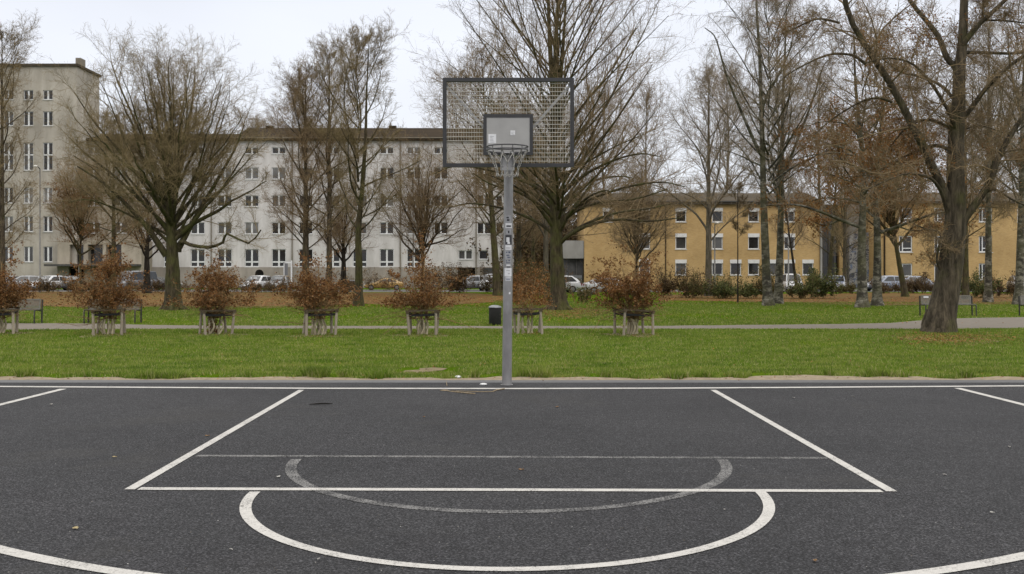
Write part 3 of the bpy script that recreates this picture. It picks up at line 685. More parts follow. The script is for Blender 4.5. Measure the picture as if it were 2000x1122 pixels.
F12 = far_exc('bare_tree', 'thin leaning tree before the right end of the first yellow block', G(1558, 574), 10.5, 3.4, 2.4, 22, .13, 123, M['bark_dark'], M['twig'], lean=(-1.5, 0))
b = G(1930, 591)
clone(birch, 'black and white birch trunk right of the big leaning tree', b, 1.2, .9)
clone(birch, 'birch at the right edge of the photo behind the bench there', G(1989, 596), 3.6, .95)
clone(F9, 'brown trunk almost hidden behind the big leaning tree', G(1886, 585), .7, .9)
clone(F1, 'thin dark trunk beside the graffiti wall between the yellow blocks', G(1650, 570), 1.7, .85)
clone(F4, 'dim trunk in the gap between the first yellow block and the graffiti wall', G(1618, 569), 2.7, .8)
clone(F2, 'pale trunk just right of the hoop pole, in the gap between the buildings', G(1013, 574), 2.6, .95)
clone(F5, 'thick grey trunk close left of the tall tree behind the backboard', G(1066, 576), 1.0, .95)
clone(F9, 'slim trunk midway in the gap between the white and the yellow building', G(1041, 570), 2.4, 1.0)
# trees behind the buildings
bg = 'bare trees behind the buildings'
BGT = make_tree('bare_tree', 'broad leafless treetop behind the left end of the yellow roof', (PX(1180, 150), 150, 0), [([(0, 0, 0), (.2, 0, 9), (-.2, 0, 18), (.1, 0, 27)], .26, .04)],
    excurrent(27.5, 7, lambda t: 6.2*(1-t)**.5*(.8+.4*t)+.6, 44, 58, 24, .26, 131, .02, .06, rk=.45), lev(13, .42, 42, .15, 5, .12, .03, rmin=.016), lev(6, .52, 42, .1, 4, .13, .01, rmin=.011), lev(4, .6, 42, .1, 3, .13, 0, rmin=.008), 132, M['bark_grey'], M['twig'], group=bg)
for i, (x, dd, rz, sc_, lab) in enumerate([
    (1262, 158, 1.2, 1.05, 'leafless treetop above the yellow roof, right of the tallest tree'),
    (1420, 156, 3.4, 1.15, 'leafless treetop above the yellow roof between the pale forked tree and the birch'),
    (1520, 150, 4.4, 1.0, 'leafless treetop above the yellow roof, behind the birch pair'),
    (1600, 158, 5.4, 1.15, 'leafless treetop above the stair glazing between the yellow blocks'),
    (1775, 156, 1.6, 1.15, 'leafless treetop above the second yellow block, left of the big leaning tree'),
    (1935, 156, 3.8, 1.1, 'leafless treetop above the second yellow block, right of the big leaning trunk'),
    (2010, 150, 4.9, 1.05, 'leafless treetop above the second yellow block at the right edge'),
    (1045, 165, .3, .8, 'leafless tree far back in the gap between the white and yellow buildings'),
    (1100, 158, 2.0, 1.0, 'leafless tree behind the porch of the yellow building'),
    (505, 175, 4.4, .98, 'leafless treetop above the white building, right of the broad vase tree'),
    (572, 172, 1.4, 1.12, 'leafless treetop above the white building, behind the bushy bare tree'),
    (890, 165, 2.9, 1.2, 'leafless treetop above the white building, behind the left part of the backboard'),
    (430, 178, 3.1, .85, 'leafless treetop above the white building, behind the broad vase tree')]):
    clone(BGT, lab, (PX(x, dd), dd, 0), rz, sc_, bg)

# ------------------------------------------------------------------ basketball hoop
pb = G(990, 753); hp = thing('basketball_hoop', 'grey basketball hoop with a dark framed grating backboard and chain net on a stickered pole', 'basketball hoop', pb)
pd = pb.y; pr = .066
B = MB(); ptop = P(994, 318, pd); x0, y0 = pb.x, pb.y
polepts = [(0, 0, 0), ((ptop.x-x0)*.5, 0, ptop.z*.5), (ptop.x-x0, 0, ptop.z+.55)]
B.tube(polepts, [pr*1.0, pr*.97, pr*.93], 28); B.tube([(0, 0, 0), (0, 0, .012)], [.085, .085], 24)
B.build('pole', M['pole'], hp)
bd = 13.2; yb = bd-y0
def bp(px, py, dy=0.0, d=bd): 
    p = P(px, py, d); return (p.x-x0, d-y0+dy, p.z)
def rectframe(mb, xa, xb, za, zb, w, ya, yb_):
    mb.box((xa, ya, zb-w), (xb, yb_, zb)); mb.box((xa, ya, za), (xb, yb_, za+w))
    mb.box((xa, ya, za+w), (xa+w, yb_, zb-w)); mb.box((xb-w, ya, za+w), (xb, yb_, zb-w))
xa, _, zt = bp(865, 153); xb_, _, zb = bp(1121, 327)
B = MB(); rectframe(B, xa, xb_, zb, zt, .048, yb-.03, yb+.03)
fr = B.build('backboard_frame', M['frame_dark'], hp)
B = MB()
n = 31
zz = np.arange(zb+.048+.03, zt-.06, .0525)
for z in zz: B.bar((xa+.045, yb, z), (xb_-.045, yb, z), .0050, .0075)
B.build('grating_bars', M['mesh_rod'], hp)
B = MB()
for x in np.arange(xa+.048+.02, xb_-.05, .0335): B.bar((x, yb+.009, zb+.045), (x, yb+.009, zt-.045), .0040, .0040)
B.build('grating_rods', M['mesh_rod'], hp)
ia, _, it = bp(944, 224); ib, _, ibt = bp(1041, 304)
B = MB(); rectframe(B, ia, ib, ibt, it, .043, yb-.036, yb-.012); B.build('target_frame', M['frame_dark'], hp)
B = MB(); B.box((ia+.043, yb-.030, ibt+.043), (ib-.043, yb-.014, it-.043)); B.build('target_panel', M['board'], hp)
B = MB()
q = MB
a1, a2 = bp(870, 164), bp(946, 250); b1, b2 = bp(1115, 164), bp(1040, 250)
M['strut'] = M['galv']
MB().bar((a1[0], yb+.05, a1[2]), (a2[0]+.03, yb+.05, a2[2]-.03), .03, .03).build('strut', M['galv'], hp)
MB().bar((b1[0], yb+.05, b1[2]), (b2[0]-.03, yb+.05, b2[2]-.03), .03, .03).build('strut', M['galv'], hp)
B = MB()
for sx in (-.19, .19): B.bar((sx*.4+.02, 0, ptop.z+.35), (sx+.02, yb+.04, ptop.z+.5), .05, .05); B.bar((sx*.4+.02, 0, ptop.z+.1), (sx+.02, yb+.04, ptop.z+.1), .05, .05)
B.build('support_arm', M['galv'], hp)
# stickers on the target panel
def slab(name, m, px0, py0, px1, py1, y, t=.002, parent=hp):
    a = bp(px0, py1); b_ = bp(px1, py0); return MB().box((a[0], y-t, a[2]), (b_[0], y, b_[2])).build(name, m, parent)
s1 = slab('sticker', M['stick_white'], 954, 263, 969, 281, yb-.0305)
mk = MB()
for k in range(5):
    a = bp(957, 267+k*2.8); b_ = bp(957+8-(k*3 % 4), 267.9+k*2.8); mk.box((a[0], yb-.0335, b_[2]), (b_[0], yb-.0327, a[2]))
mk.build('sticker_marks', M['stick_grey'], s1)
s2 = slab('sticker', M['stick_white'], 997, 256, 1006, 265, yb-.0305)
mk = MB()
for k in range(3):
    a = bp(998.5, 258.6+k*2.2); b_ = bp(1004.5-(k % 2)*1.6, 259.4+k*2.2); mk.box((a[0], yb-.0335, b_[2]), (b_[0], yb-.0327, a[2]))
mk.build('sticker_marks', M['stick_grey'], s2)
# rim, bracket, chain net
rc = 12.82; rx = P(991, 287, rc).x-x0; ry = rc-y0; rz = P(991, 287, rc).z; rad = .255
B = MB(); n = 40
for k, dz in ((0, 0), (1, -.045)):
    B.tube([(rx+rad*math.cos(2*math.pi*i/n), ry+rad*math.sin(2*math.pi*i/n), rz+dz) for i in range(n)], .0095 if k == 0 else .008, 8, closed=True)
for i in range(12):
    a = 2*math.pi*(i+.5)/12; B.tube([(rx+rad*math.cos(a), ry+rad*math.sin(a), rz+.0), (rx+rad*math.cos(a), ry+rad*math.sin(a), rz-.045)], .006, 6)
rim = B.build('rim', M['rim'], hp)
B = MB()
B.box((rx-.09, yb-.05, rz-.26), (rx+.09, yb-.036, rz-.02)); B.box((rx-.075, ry+rad-.02, rz-.05), (rx+.075, yb-.05, rz-.036))
for sx in (-.075, .068): B.add([(rx+sx, yb-.05, rz-.05), (rx+sx+.007, yb-.05, rz-.05), (rx+sx+.007, yb-.05, rz-.23), (rx+sx, yb-.05, rz-.23), (rx+sx, ry+rad, rz-.05), (rx+sx+.007, ry+rad, rz-.05), (rx+sx+.007, ry+rad, rz-.075), (rx+sx, ry+rad, rz-.075)], [(0,1,5,4),(1,2,6,5),(2,3,7,6),(3,0,4,7),(4,5,6,7),(0,3,2,1)])
for sx in (-.06, .06):
    for dz in (-.09, -.21): B.lathe([(0, .0), (.009, .0), (.009, .01), (0, .01)], 8, (rx+sx, yb-.056, rz+dz))
B.build('rim_bracket', M['galv'], hp)
B = MB(); NC = 12; rs_ = random.Random(8)
def chain(p, q, sag, rad_=.0052, n=12):
    p, q = Vector(p), Vector(q); o = []
    for i in range(n+1):
        t = i/n; w = p.lerp(q, t); w.z -= sag*4*t*(1-t); w += Vector((rs_.uniform(-1, 1), rs_.uniform(-1, 1), rs_.uniform(-1, 1)))*.0045; o.append(w)
    B.tube(o, [rad_*(1.25 if i % 2 else .6) for i in range(n+1)], 6)
def ringp(i, r, z): a = 2*math.pi*i/NC; return (rx+r*math.cos(a), ry+r*math.sin(a), rz+z)
for i in range(NC):
    j = i+.5
    chain(ringp(j, rad, -.045), ringp(i, .185, -.17), .006); chain(ringp(j, rad, -.045), ringp(i+1, .185, -.17), .006)
    chain(ringp(i, .185, -.17), ringp(i, .15, -.25+rs_.uniform(-.02, .02)), .0, n=8)
    chain(ringp(i, .15, -.25), ringp(i, .135, -.34+rs_.uniform(-.02, .02)), .0, n=8)
    chain(ringp(i, .135, -.325), ringp(i+1, .135, -.325), .045, .0056, 10)
B.build('chain_net', M['chain'], hp)
# stickers on the pole: curved patches hugging the tube
def patch(name, px0, py0, px1, py1, m, off=.0016, parent=hp):
    za, zb_ = PZ(py1, pd-pr), PZ(py0, pd-pr); cx = (ptop.x-x0)*((za+zb_)/2/ptop.z); rr_ = pr*.985+off
    w = lambda px: max(-1, min(1, (PX(px, pd-pr)-x0-cx)/rr_))
    a0, a1 = math.asin(w(px0)), math.asin(w(px1)); k = 8; vs = []
    for i in range(k+1):
        a = a0+(a1-a0)*i/k
        for z in (za, zb_):
            for ro in (rr_, rr_-.0012): vs.append((cx+ro*math.sin(a), -ro*math.cos(a), z))
    fs = []
    for i in range(k): 
        s_ = i*4; fs += [(s_, s_+4, s_+6, s_+2), (s_+1, s_+3, s_+7, s_+5), (s_+2, s_+6, s_+7, s_+3), (s_, s_+1, s_+5, s_+4)]
    fs += [(0, 2, 3, 1), (k*4, k*4+1, k*4+3, k*4+2)]
    return MB().add(vs, fs).build(name, m, parent)
def marks(par, rows, m, off=.0032):
    for (x_0, y_0, x_1, y_1) in rows: patch('print', x_0, y_0, x_1, y_1, m, off, par)
s = patch('sticker', 987.5, 421, 998, 435, M['stick_grey']); marks(s, [(989, 424, 994, 427), (990, 428.5, 995, 432)], M['ink'])
s = patch('sticker', 987, 436, 999.5, 446, M['stick_white']); marks(s, [(989, 440.5, 998, 443.5)], M['ink'])
s = patch('sticker', 989, 448, 998, 458, M['stick_grey']); marks(s, [(992, 451, 995, 456)], M['ink'])
s = patch('sticker', 987, 459.5, 999.5, 478, M['ink']); marks(s, [(989, 464, 995, 473), (991, 473, 996, 477)], M['stick_white'])
s = patch('sticker', 987, 479, 999, 488.5, M['stick_white']); marks(s, [(988.5, 484, 997, 485.5)], M['stick_grey'])
s = patch('sticker', 986.5, 489.5, 999, 506, M['stick_grey']); marks(s, [(988, 492, 991, 494), (993, 491.5, 997, 495), (989, 498, 995, 500), (991, 502, 997, 504)], M['ink_blue'])
s = patch('sticker', 986.5, 507, 998.5, 516, M['galv']); marks(s, [(988, 509, 990.5, 511), (993, 508, 996, 510.5), (988, 513, 997, 514.5)], M['ink_blue'])
s = patch('sticker', 989, 517, 997, 520, M['stick_white'])
s = patch('sticker', 990, 521, 996, 523, M['ink'])
s = patch('sticker', 985.5, 524, 999, 540, M['stick_white']); marks(s, [(989, 528, 996, 529.2), (992, 534, 996, 535.5)], M['stick_grey'])
s = patch('sticker', 987.5, 541, 998, 549, M['stick_white']); marks(s, [(988, 543, 997.5, 544.3), (988.5, 546, 997, 547.6)], M['ink_blue'])
patch('sticker', 994, 571, 997, 575, M['stick_white'])

# ------------------------------------------------------------------ young trees with brown leaves and their stake guards
def make_guard(label, base, rz, w=.74, h=.60, four=True, slack=0):
    g = thing('tree_guard', label, 'tree guard', base, rz, 'wooden stake guards around the young trees')
    r = random.Random(int(base[0]*100)); c = [(-w/2, -w/2), (w/2, -w/2), (w/2, w/2), (-w/2, w/2)]
    tops = []
    for x, y in c:
        tx, ty = x*.98+r.uniform(-.06, .06), y*.98+r.uniform(-.06, .06); tz = h+r.uniform(-.035, .03); tops.append((tx, ty, tz))
        MB().tube([(x, y, 0), ((x+tx)/2, (y+ty)/2, tz*.5), (tx, ty, tz)], [.036, .035, .033], 12).build('stake', M['stake'], g)
    for i in range(4):
        a, b_ = Vector(tops[i]), Vector(tops[(i+1) % 4]); dv = (b_-a).normalized()*.05; zo = Vector((0, 0, .022 if i % 2 else .064))
        MB().bar(a-dv+zo, b_+dv+zo, .085, .04).build('rail', M['rail'], g)
    st = MB()
    for i in range(4):
        a, b_ = Vector(tops[i]), Vector(tops[(i+1) % 4]); mid = Vector((r.uniform(-.06, .06), r.uniform(-.06, .06), h-.06-r.random()*.09*slack))
        a = a-Vector((0, 0, .045)); st.bar(a, (a+mid)/2+Vector((0, 0, .0)), .012, .06); st.bar((a+mid)/2, mid, .012, .055)
        b2_ = b_-Vector((0, 0, .05)); st.bar(a+Vector((0, 0, -.005)), b2_, .012, .05)
    st.build('strap', M['strap'], g); return g
def make_shrub(label, base, seed, W_=1.7, zt=1.95, zl=.58, nleaf=4600, nst=7, shift=0.0, sparse=1.0, skirt=False, lm='leaf_brown', pointy=0.0):
    r = np.random.default_rng(seed); g = thing('young_tree', label, 'young tree', base, 0, 'young trees with brown leaves along the footpath')
    limbs = []; rd = []
    for i in range(nst):
        a = i*2.4+r.normal(0, .3); rb = .05+.13*r.random(); rt = (.12+.88*math.sqrt(r.random()))*W_*.38
        if i == 0: rt *= .2
        zz_ = zl+(zt-zl)*(1-.62*(rt/(W_*.40))**(1.6-pointy))*(.9+.15*r.random())
        p = [(rb*math.cos(a), rb*math.sin(a), 0), (rb*1.3*math.cos(a+.4)+r.normal(0, .03), rb*1.3*math.sin(a+.4), .22), (.12*math.cos(a)+r.normal(0, .05)+shift*.1, .12*math.sin(a), .5),
             (rt*.45*math.cos(a)+shift*.5, rt*.45*math.sin(a), .5+(zz_-.5)*.45), (rt*math.cos(a)+shift, rt*math.sin(a), zz_)]
        limbs.append(resample(p, 15)); rd.append(np.linspace(.026, .006, 15)*(1.1 if i % 3 else 1.3))
    limbs = np.array(limbs); rd = np.array(rd)
    V, Q = tubes([(limbs[:, :7], rd[:, :7], 8)]); link_mesh('stem', np_mesh('stem', V, Q, True), M['pale_stem'], g)
    p2, r2 = spawn(limbs[:, 5:], rd[:, 5:], 12, .85, 60, .05, 6, .16, .02, .5, .004, r, .25, up=0, short=.45, flatten=.6)
    p3, r3 = spawn(p2, r2, 6, .5, 50, .1, 4, .16, -.01, .5, .003, r, .12, up=0, flatten=.7)
    V, Q = tubes([(limbs[:, 6:], rd[:, 6:], 6), (p2, r2, 4), (p3, r3, 3)]); link_mesh('crown', np_mesh('crown', V, Q), M['twig_red'], g)
    c = np.concatenate([p3[:, 1:].reshape(-1, 3), p2[:, 2:].reshape(-1, 3)])
    c = c[(c[:, 2] > zl+.10+.06*r.random(len(c)))]
    cl = np.sin(c[:, 0]*6+seed)+np.sin(c[:, 2]*7+seed*2)+np.sin(c[:, 1]*6)+r.normal(0, 1.0, len(c))-1.1*(c[:, 2]-zl)/(zt-zl)
    k = np.argsort(-cl)[:int(len(c)*.66)]; c = c[k]
    nleaf = int(nleaf*1.45); c = c[r.integers(0, len(c), nleaf)]+r.normal(0, .032, (nleaf, 3))
    if skirt:
        n2 = 420; z = .05+.55*r.random(n2); e = np.stack([-.08+r.normal(0, .085, n2), r.normal(0, .08, n2), z], 1); c = np.concatenate([c, e])
    V, Q = leafquads(c, .048, r); link_mesh('leaves', np_mesh('leaves', V, Q), M[lm], g); return g
shr = [(-4, 652, 'young tree with brown leaves cut off at the left edge', dict(seed=201, W_=1.7, zt=1.9)),
       (212, 654, 'round dense young tree with brown leaves in front of the second bench', dict(seed=202, W_=1.55, zt=2.05, nst=9, nleaf=5200, shift=-.06)),
       (420, 653, 'brown leaved young tree with leaves sprouting inside its stakes, by the broad olive trunk', dict(seed=203, W_=1.85, zt=1.98, nst=10, nleaf=4800, skirt=True, pointy=.4, shift=.08)),
       (622, 655, 'brown leaved young tree on tangled pale stems, left of the slender tree', dict(seed=204, W_=1.75, zt=1.88, nst=10, nleaf=5000, shift=-.10)),
       (825, 654, 'wide brown leaved young tree, nearest to the hoop pole on its left side', dict(seed=215, W_=1.62, zt=2.2, nst=9, nleaf=4300, pointy=.4, shift=-.05)),
       (1031, 652, 'thin sparse young tree with few orange leaves just right of the hoop pole', dict(seed=206, W_=1.15, zt=1.55, zl=.62, nst=5, nleaf=900, lm='leaf_orange', shift=.12)),
       (1236, 654, 'tall brown leaved young tree in front of the white car, rightmost of the row', dict(seed=207, W_=1.85, zt=2.2, nst=11, nleaf=6200, pointy=.4, shift=-.05))]
gl = ['wooden stake guard cut off by the left edge', 'wooden stake guard under the round dense shrub before the second bench', 'wooden stake guard with brown leaves sprouting inside it', 'wooden stake guard around tangled pale stems, left of the slender tree',
      'wooden stake guard under the wide shrub left of the hoop pole', 'low wooden stake guard with almost bare stems right of the hoop pole', 'rightmost wooden stake guard, with a slack black strap']
grot = [.35, .25, .5, .3, .05, .1, .2]
soil = MB()
for (px, py, lab, kw), l2, gr_ in zip(shr, gl, grot):
    b = G(px, py); 
    if px == 1031: kw = dict(kw)
    make_shrub(lab, (b.x, b.y, 0), **kw); make_guard(l2, (b.x+.02, b.y, 0), gr_, (.66+.05*((px//7) % 3)) if px != 1031 else .62, .57, slack=1 if px > 1200 else .3)
for i, (px, py, *_ ) in enumerate(shr):
    b = G(px, py+.5); rr_ = random.Random(i); pts = []
    for k in range(40):
        a = 2*math.pi*k/40; q = (.66+.18*math.sin(a*3+i)+rr_.uniform(-.07, .07)); pts.append((b.x+q*math.cos(a), b.y+q*1.3*math.sin(a)))
    if i != 5: poly('soil_patch', pts, .0045, M['soil'])

poly('soil_patch', [G(x, y) for x, y in dens([(1742, 658), (1800, 656), (1870, 656), (1930, 661), (1965, 667), (1920, 672), (1850, 669), (1780, 665), (1742, 658)], 1.2, 4)], .0045, M['soil'])  # brown ground under the leaves; also stands in for contact shadow around the trunk foot
# ------------------------------------------------------------------ leaf litter on the ground
def litter_sheet(name, pxs, amp, s, z=.007):
    q = dens(pxs + [pxs[0]], amp, s); return poly(name, [G(x, y) for x, y in q], z, M['litter_ground'], 'stuff')
litter_sheet('leaf_litter', [(-300, 598), (20, 598), (100, 599), (170, 601), (300, 600), (420, 600), (520, 602), (600, 599), (700, 594), (800, 596), (880, 596), (965, 591), (1010, 588), (1060, 584), (1010, 577), (900, 573), (700, 571.5), (500, 571), (300, 570), (100, 570), (-300, 570)], .8, 3)
litter_sheet('leaf_litter', [(1285, 587), (1400, 589), (1480, 590), (1560, 591), (1640, 596), (1720, 597), (1800, 596), (1900, 596), (2000, 595), (2200, 595), (2200, 575), (1900, 573.5), (1700, 572.5), (1600, 574), (1450, 575), (1290, 576)], .8, 5)
litter_sheet('leaf_litter', [(1050, 612), (1085, 620), (1130, 621), (1185, 612), (1192, 606), (1150, 603), (1100, 601), (1060, 603)], .9, 7)
def leaf_scatter(name, n, region, size, seed, lab=None):
    r = np.random.default_rng(seed); c = []
    while len(c) < n:
        x, y = region(r); p = G(x, y); c.append((p.x, p.y, .012+.02*r.random()))
    c = np.array(c); V, Q = leafquads(c, size, r); V[:, 2] = np.maximum(V[:, 2]*.35+.009, .009)
    o = link_mesh(name, np_mesh(name, V, Q), M['litter']); o['kind'] = 'stuff'; return o
leaf_scatter('fallen_leaves', 5200, lambda r: (r.uniform(-60, 1010), 575+26*r.random()**.8+r.normal(0, .8)), .11, 301)
leaf_scatter('fallen_leaves', 2200, lambda r: (r.uniform(1285, 2050), 581+14*r.random()+r.normal(0, .8)), .11, 302)
leaf_scatter('fallen_leaves', 1500, lambda r: (r.normal(1112, 40), 611+r.normal(0, 5.5)), .09, 303)
leaf_scatter('fallen_leaves', 2600, lambda r: (r.normal(1858, 62), np.clip(661+r.normal(0, 6.5), 645, 690)), .06, 304)
leaf_scatter('fallen_leaves', 1100, lambda r: (r.uniform(-60, 2060), np.clip(598+abs(r.normal(0, 17)), 575, 632)), .075, 305)
leaf_scatter('fallen_leaves', 1000, lambda r: (r.uniform(-40, 2040), 645+90*r.random()**1.2), .045, 306)
leaf_scatter('fallen_leaves', 220, lambda r: (r.uniform(-40, 2040), 739.5+r.normal(0, 1.6)), .035, 307)
for i, (px, py, *_ ) in enumerate(shr):
    leaf_scatter('fallen_leaves', 90, lambda r: (r.normal(px, 30), py+r.normal(0, 3)), .055, 310+i)

# ------------------------------------------------------------------ benches and bin
def make_bench(label, base, w, sticker=False):
    g = thing('park_bench', label, 'bench', base, 0, 'metal park benches along the footpath')
    sx = w/2
    for s_ in (-sx, sx): MB().tube([(s_, 0, 0), (s_, .02, .40), (s_, .05, .74)], .026, 10).build('leg', M['black_metal'], g)
    for s_ in (-sx+.04, sx-.04): MB().tube([(s_, -.42, 0), (s_, -.42, .36), (s_, -.38, .41), (s_, -.30, .42), (s_, .0, .40)], .022, 10).build('leg', M['black_metal'], g)
    def panel(name, o, ux, uy, nx, ny, m):
        B = MB(); o, ux, uy = Vector(o), Vector(ux), Vector(uy); nn = ux.cross(uy).normalized()
        for i in range(nx+1): p = o+ux*(i/nx); B.bar(p, p+uy, .016 if 0 < i < nx else .035, .006 if 0 < i < nx else .03, nn)
        for j in range(ny+1): p = o+uy*(j/ny)+nn*.004; B.bar(p, p+ux, .016 if 0 < j < ny else .035, .006 if 0 < j < ny else .03, nn)
        return B.build(name, m, g)
    panel('backrest', (-sx+.06, .0, .44), (w-.12, 0, 0), (0, .05, .30), int(w*28), 10, M['grey_metal'])
    panel('seat', (-sx+.06, -.42, .43), (w-.12, 0, 0), (0, .40, -.02), int(w*28), 11, M['grey_metal'])
    if sticker: MB().box((-sx+.12, -.022, .665), (-sx+.30, -.012, .725)).build('sticker', M['stick_white'], g)
    return g
b = G(28, 631.5); make_bench('grey mesh bench with dark posts, leftmost on the grass verge', b, 1.72)
b = G(224, 631); make_bench('grey mesh bench half hidden behind the round dense shrub', b, 1.66)
b = G(1848, 617.5); make_bench('grey mesh bench with a white sticker behind the big leaning tree', b, 1.92, True)
b = G(2042, 618); make_bench('bench cut off by the right edge of the photo', b, 1.9)
b = G(967, 635.5); g = thing('litter_bin', 'dark round litter bin with a pale lid beside the hoop pole', 'litter bin', b)
MB().lathe([(0, .02), (.175, .02), (.185, .04), (.188, .5), (.18, .53)], 28).build('body', M['bin'], g)
MB().lathe([(.2, .525), (.2, .545), (.17, .575), (.09, .60), (0, .607)], 28).build('lid', M['bin_lid'], g)

# ------------------------------------------------------------------ buildings
def facade(mb, x0, x1, z0, z1, y, holes, depth):
    """wall sheet in the plane y with recessed openings"""
    xs = sorted({round(v, 4) for v in [x0, x1] + [h[0] for h in holes] + [h[1] for h in holes]})
    zs = sorted({round(v, 4) for v in [z0, z1] + [h[2] for h in holes] + [h[3] for h in holes]})
    for i in range(len(xs)-1):
        for j in range(len(zs)-1):
            cx_, cz_ = (xs[i]+xs[i+1])/2, (zs[j]+zs[j+1])/2
            if any(h[0] < cx_ < h[1] and h[2] < cz_ < h[3] for h in holes): continue
            mb.add([(xs[i], y, zs[j]), (xs[i+1], y, zs[j]), (xs[i+1], y, zs[j+1]), (xs[i], y, zs[j+1])], [(0, 1, 2, 3)])
    for a, b_, c, e_ in holes:
        Y = y+depth
        mb.add([(a, y, c), (b_, y, c), (b_, Y, c), (a, Y, c)], [(0, 3, 2, 1)][::-1]); mb.add([(a, y, e_), (b_, y, e_), (b_, Y, e_), (a, Y, e_)], [(0, 1, 2, 3)])
        mb.add([(a, y, c), (a, Y, c), (a, Y, e_), (a, y, e_)], [(0, 1, 2, 3)]); mb.add([(b_, y, c), (b_, Y, c), (b_, Y, e_), (b_, y, e_)], [(0, 3, 2, 1)])
        mb.add([(a, Y, c), (b_, Y, c), (b_, Y, e_), (a, Y, e_)], [(0, 1, 2, 3)])
def shell(mb, x0, x1, y0, y1, z0, z1):
    mb.add([(x0, y0, z0), (x0, y1, z0), (x0, y1, z1), (x0, y0, z1)], [(0, 3, 2, 1)][::-1]); mb.add([(x1, y0, z0), (x1, y1, z0), (x1, y1, z1), (x1, y0, z1)], [(0, 1, 2, 3)])
    mb.add([(x0, y1, z0), (x1, y1, z0), (x1, y1, z1), (x0, y1, z1)], [(0, 3, 2, 1)]); mb.add([(x0, y0, z1), (x1, y0, z1), (x1, y1, z1), (x0, y1, z1)], [(0, 1, 2, 3)])
wr = random.Random(77)
def window(par, org, x0, x1, z0, z1, y, kind='two', fw=.09, panes=('pane', 'pane', 'pane_mid', 'pane', 'pane_light')):
    """frame (part) with its pane and sill (sub-parts) set back in an opening of a wall in plane y"""
    yf = y+.10; B = MB()
    B.box((x0+.004, yf, z0+.004), (x1-.004, yf+.07, z0+fw)); B.box((x0+.004, yf, z1-fw), (x1-.004, yf+.07, z1-.004))
    B.box((x0+.004, yf, z0+fw), (x0+fw, yf+.07, z1-fw)); B.box((x1-fw, yf, z0+fw), (x1-.004, yf+.07, z1-fw))
    cx_ = (x0+x1)/2; mw = .10
    if kind in ('two', 'cross', 'low'): B.box((cx_-mw, yf-.006, z0+fw), (cx_+mw, yf+.064, z1-fw))
    if kind == 'cross':
        zc_ = z0+(z1-z0)*.56; B.box((x0+fw, yf-.003, zc_-.07), (cx_-mw, yf+.06, zc_+.07)); B.box((cx_+mw, yf-.003, zc_-.07), (x1-fw, yf+.06, zc_+.07))
    if kind == 'low':
        zc_ = z0+(z1-z0)*.27; B.box((x0+fw, yf-.003, zc_-.07), (cx_-mw, yf+.06, zc_+.10)); B.box((cx_+mw, yf-.003, zc_-.07), (x1-fw, yf+.06, zc_+.10))
    if kind == 'side':
        xs_ = x0+(x1-x0)*.28; zc_ = z0+(z1-z0)*.24; B.box((xs_-.05, yf-.003, z0+fw), (xs_+.05, yf+.06, z1-fw)); B.box((xs_+.05, yf-.002, zc_-.05), (x1-fw, yf+.06, zc_+.05))
    w_ = B.build('window', M['frame_white'], par, org)
    MB().box((x0+.01, yf+.03, z0+.01), (x1-.01, yf+.05, z1-.01)).build('pane', M[wr.choice(panes)], w_, org)
    MB().box((x0-.06, y-.07, z0-.07), (x1+.06, y+.098, z0-.003)).build('sill', M['sill'], w_, org)
    return w_
# grey tower block at the left
D = 119.0; g = thing('apartment_tower', 'grey rendered tower block with small mullioned windows at the left edge', 'building', (PX(20, D), D, 0)); o = g.location.copy()
cols = [-62, -23, 16.5, 55.5, 93.5]; rows = [(176.5, 195, 'two'), (218, 246, 'two'), (279, 333, 'cross'), (367, 397, 'two'), (423, 453, 'two'), (482, 512, 'two')]
hs = [(PX(c-(9.5 if i < 3 else 9), D), PX(c+(9.5 if i < 3 else 9), D), PZ(y1, D), PZ(y0, D), k) for i, (y0, y1, k) in enumerate(rows) for c in cols]
X0, X1, ZT = PX(-150, D), PX(150, D), PZ(130, D)
B = MB(); facade(B, X0, X1, 0, ZT, D, [h[:4] for h in hs], .35); shell(B, X0, X1, D, D+6.5, 0, ZT); B.build('wall', M['wall_grey'], g, o)
B = MB(); B.box((X0-.2, D-.25, ZT+.003), (X1+.2, D+6.7, ZT+.28)); rf = B.build('roof', M['roof_grey'], g, o)
B = MB(); B.box((PX(157, D+6)-.0, D+4.6, ZT+.28), (PX(167, D+6), D+6, PZ(118, D+6))); B.build('chimney', M['fascia'], rf, o)
for h in hs: window(g, o, *h[:4], D, h[4], .07, ('pane_mid', 'pane', 'pane_light', 'pane_mid'))
# beige entrance wing
D = 122.0; g = thing('entrance_wing', 'beige entrance wing with a pillared opening and dark canopy beside the grey tower', 'building', (PX(215, D), D, 0)); o = g.location.copy()
X0, X1, ZT = PX(151, D), PX(278, D), PZ(272, D)
hs = [(PX(c-13, D), PX(c+12.5, D), PZ(y1, D), PZ(y0, D)) for y0, y1 in ((288, 301), (328, 350), (383, 403), (434, 456)) for c in (183, 236)]
X0e = PX(112, D-3.2)
B = MB(); facade(B, X0, X1, PZ(470, D), ZT, D, hs, .35); shell(B, X0, X1, D, D+14, 0, ZT); B.build('wall', M['wall_beige'], g, o)
for h in hs: window(g, o, *h, D, 'two', .08)
De = D-3.6; ops = [(PX(a, De), PX(b_, De), PZ(517, De), PZ(478, De)) for a, b_ in ((136, 163), (171.5, 200.5), (207, 237))]
dr = [(PX(134, De), PX(164, De), 0.05, PZ(521, De)), (PX(205, De), PX(236, De), .05, PZ(521, De))]
B = MB(); facade(B, PX(112, De), PX(276, De), 0, PZ(470, De), De, ops+dr, 1.2); shell(B, PX(112, De), PX(276, De), De, D-.004, 0, PZ(470, De)); B.build('portico', M['wall_beige'], g, o)
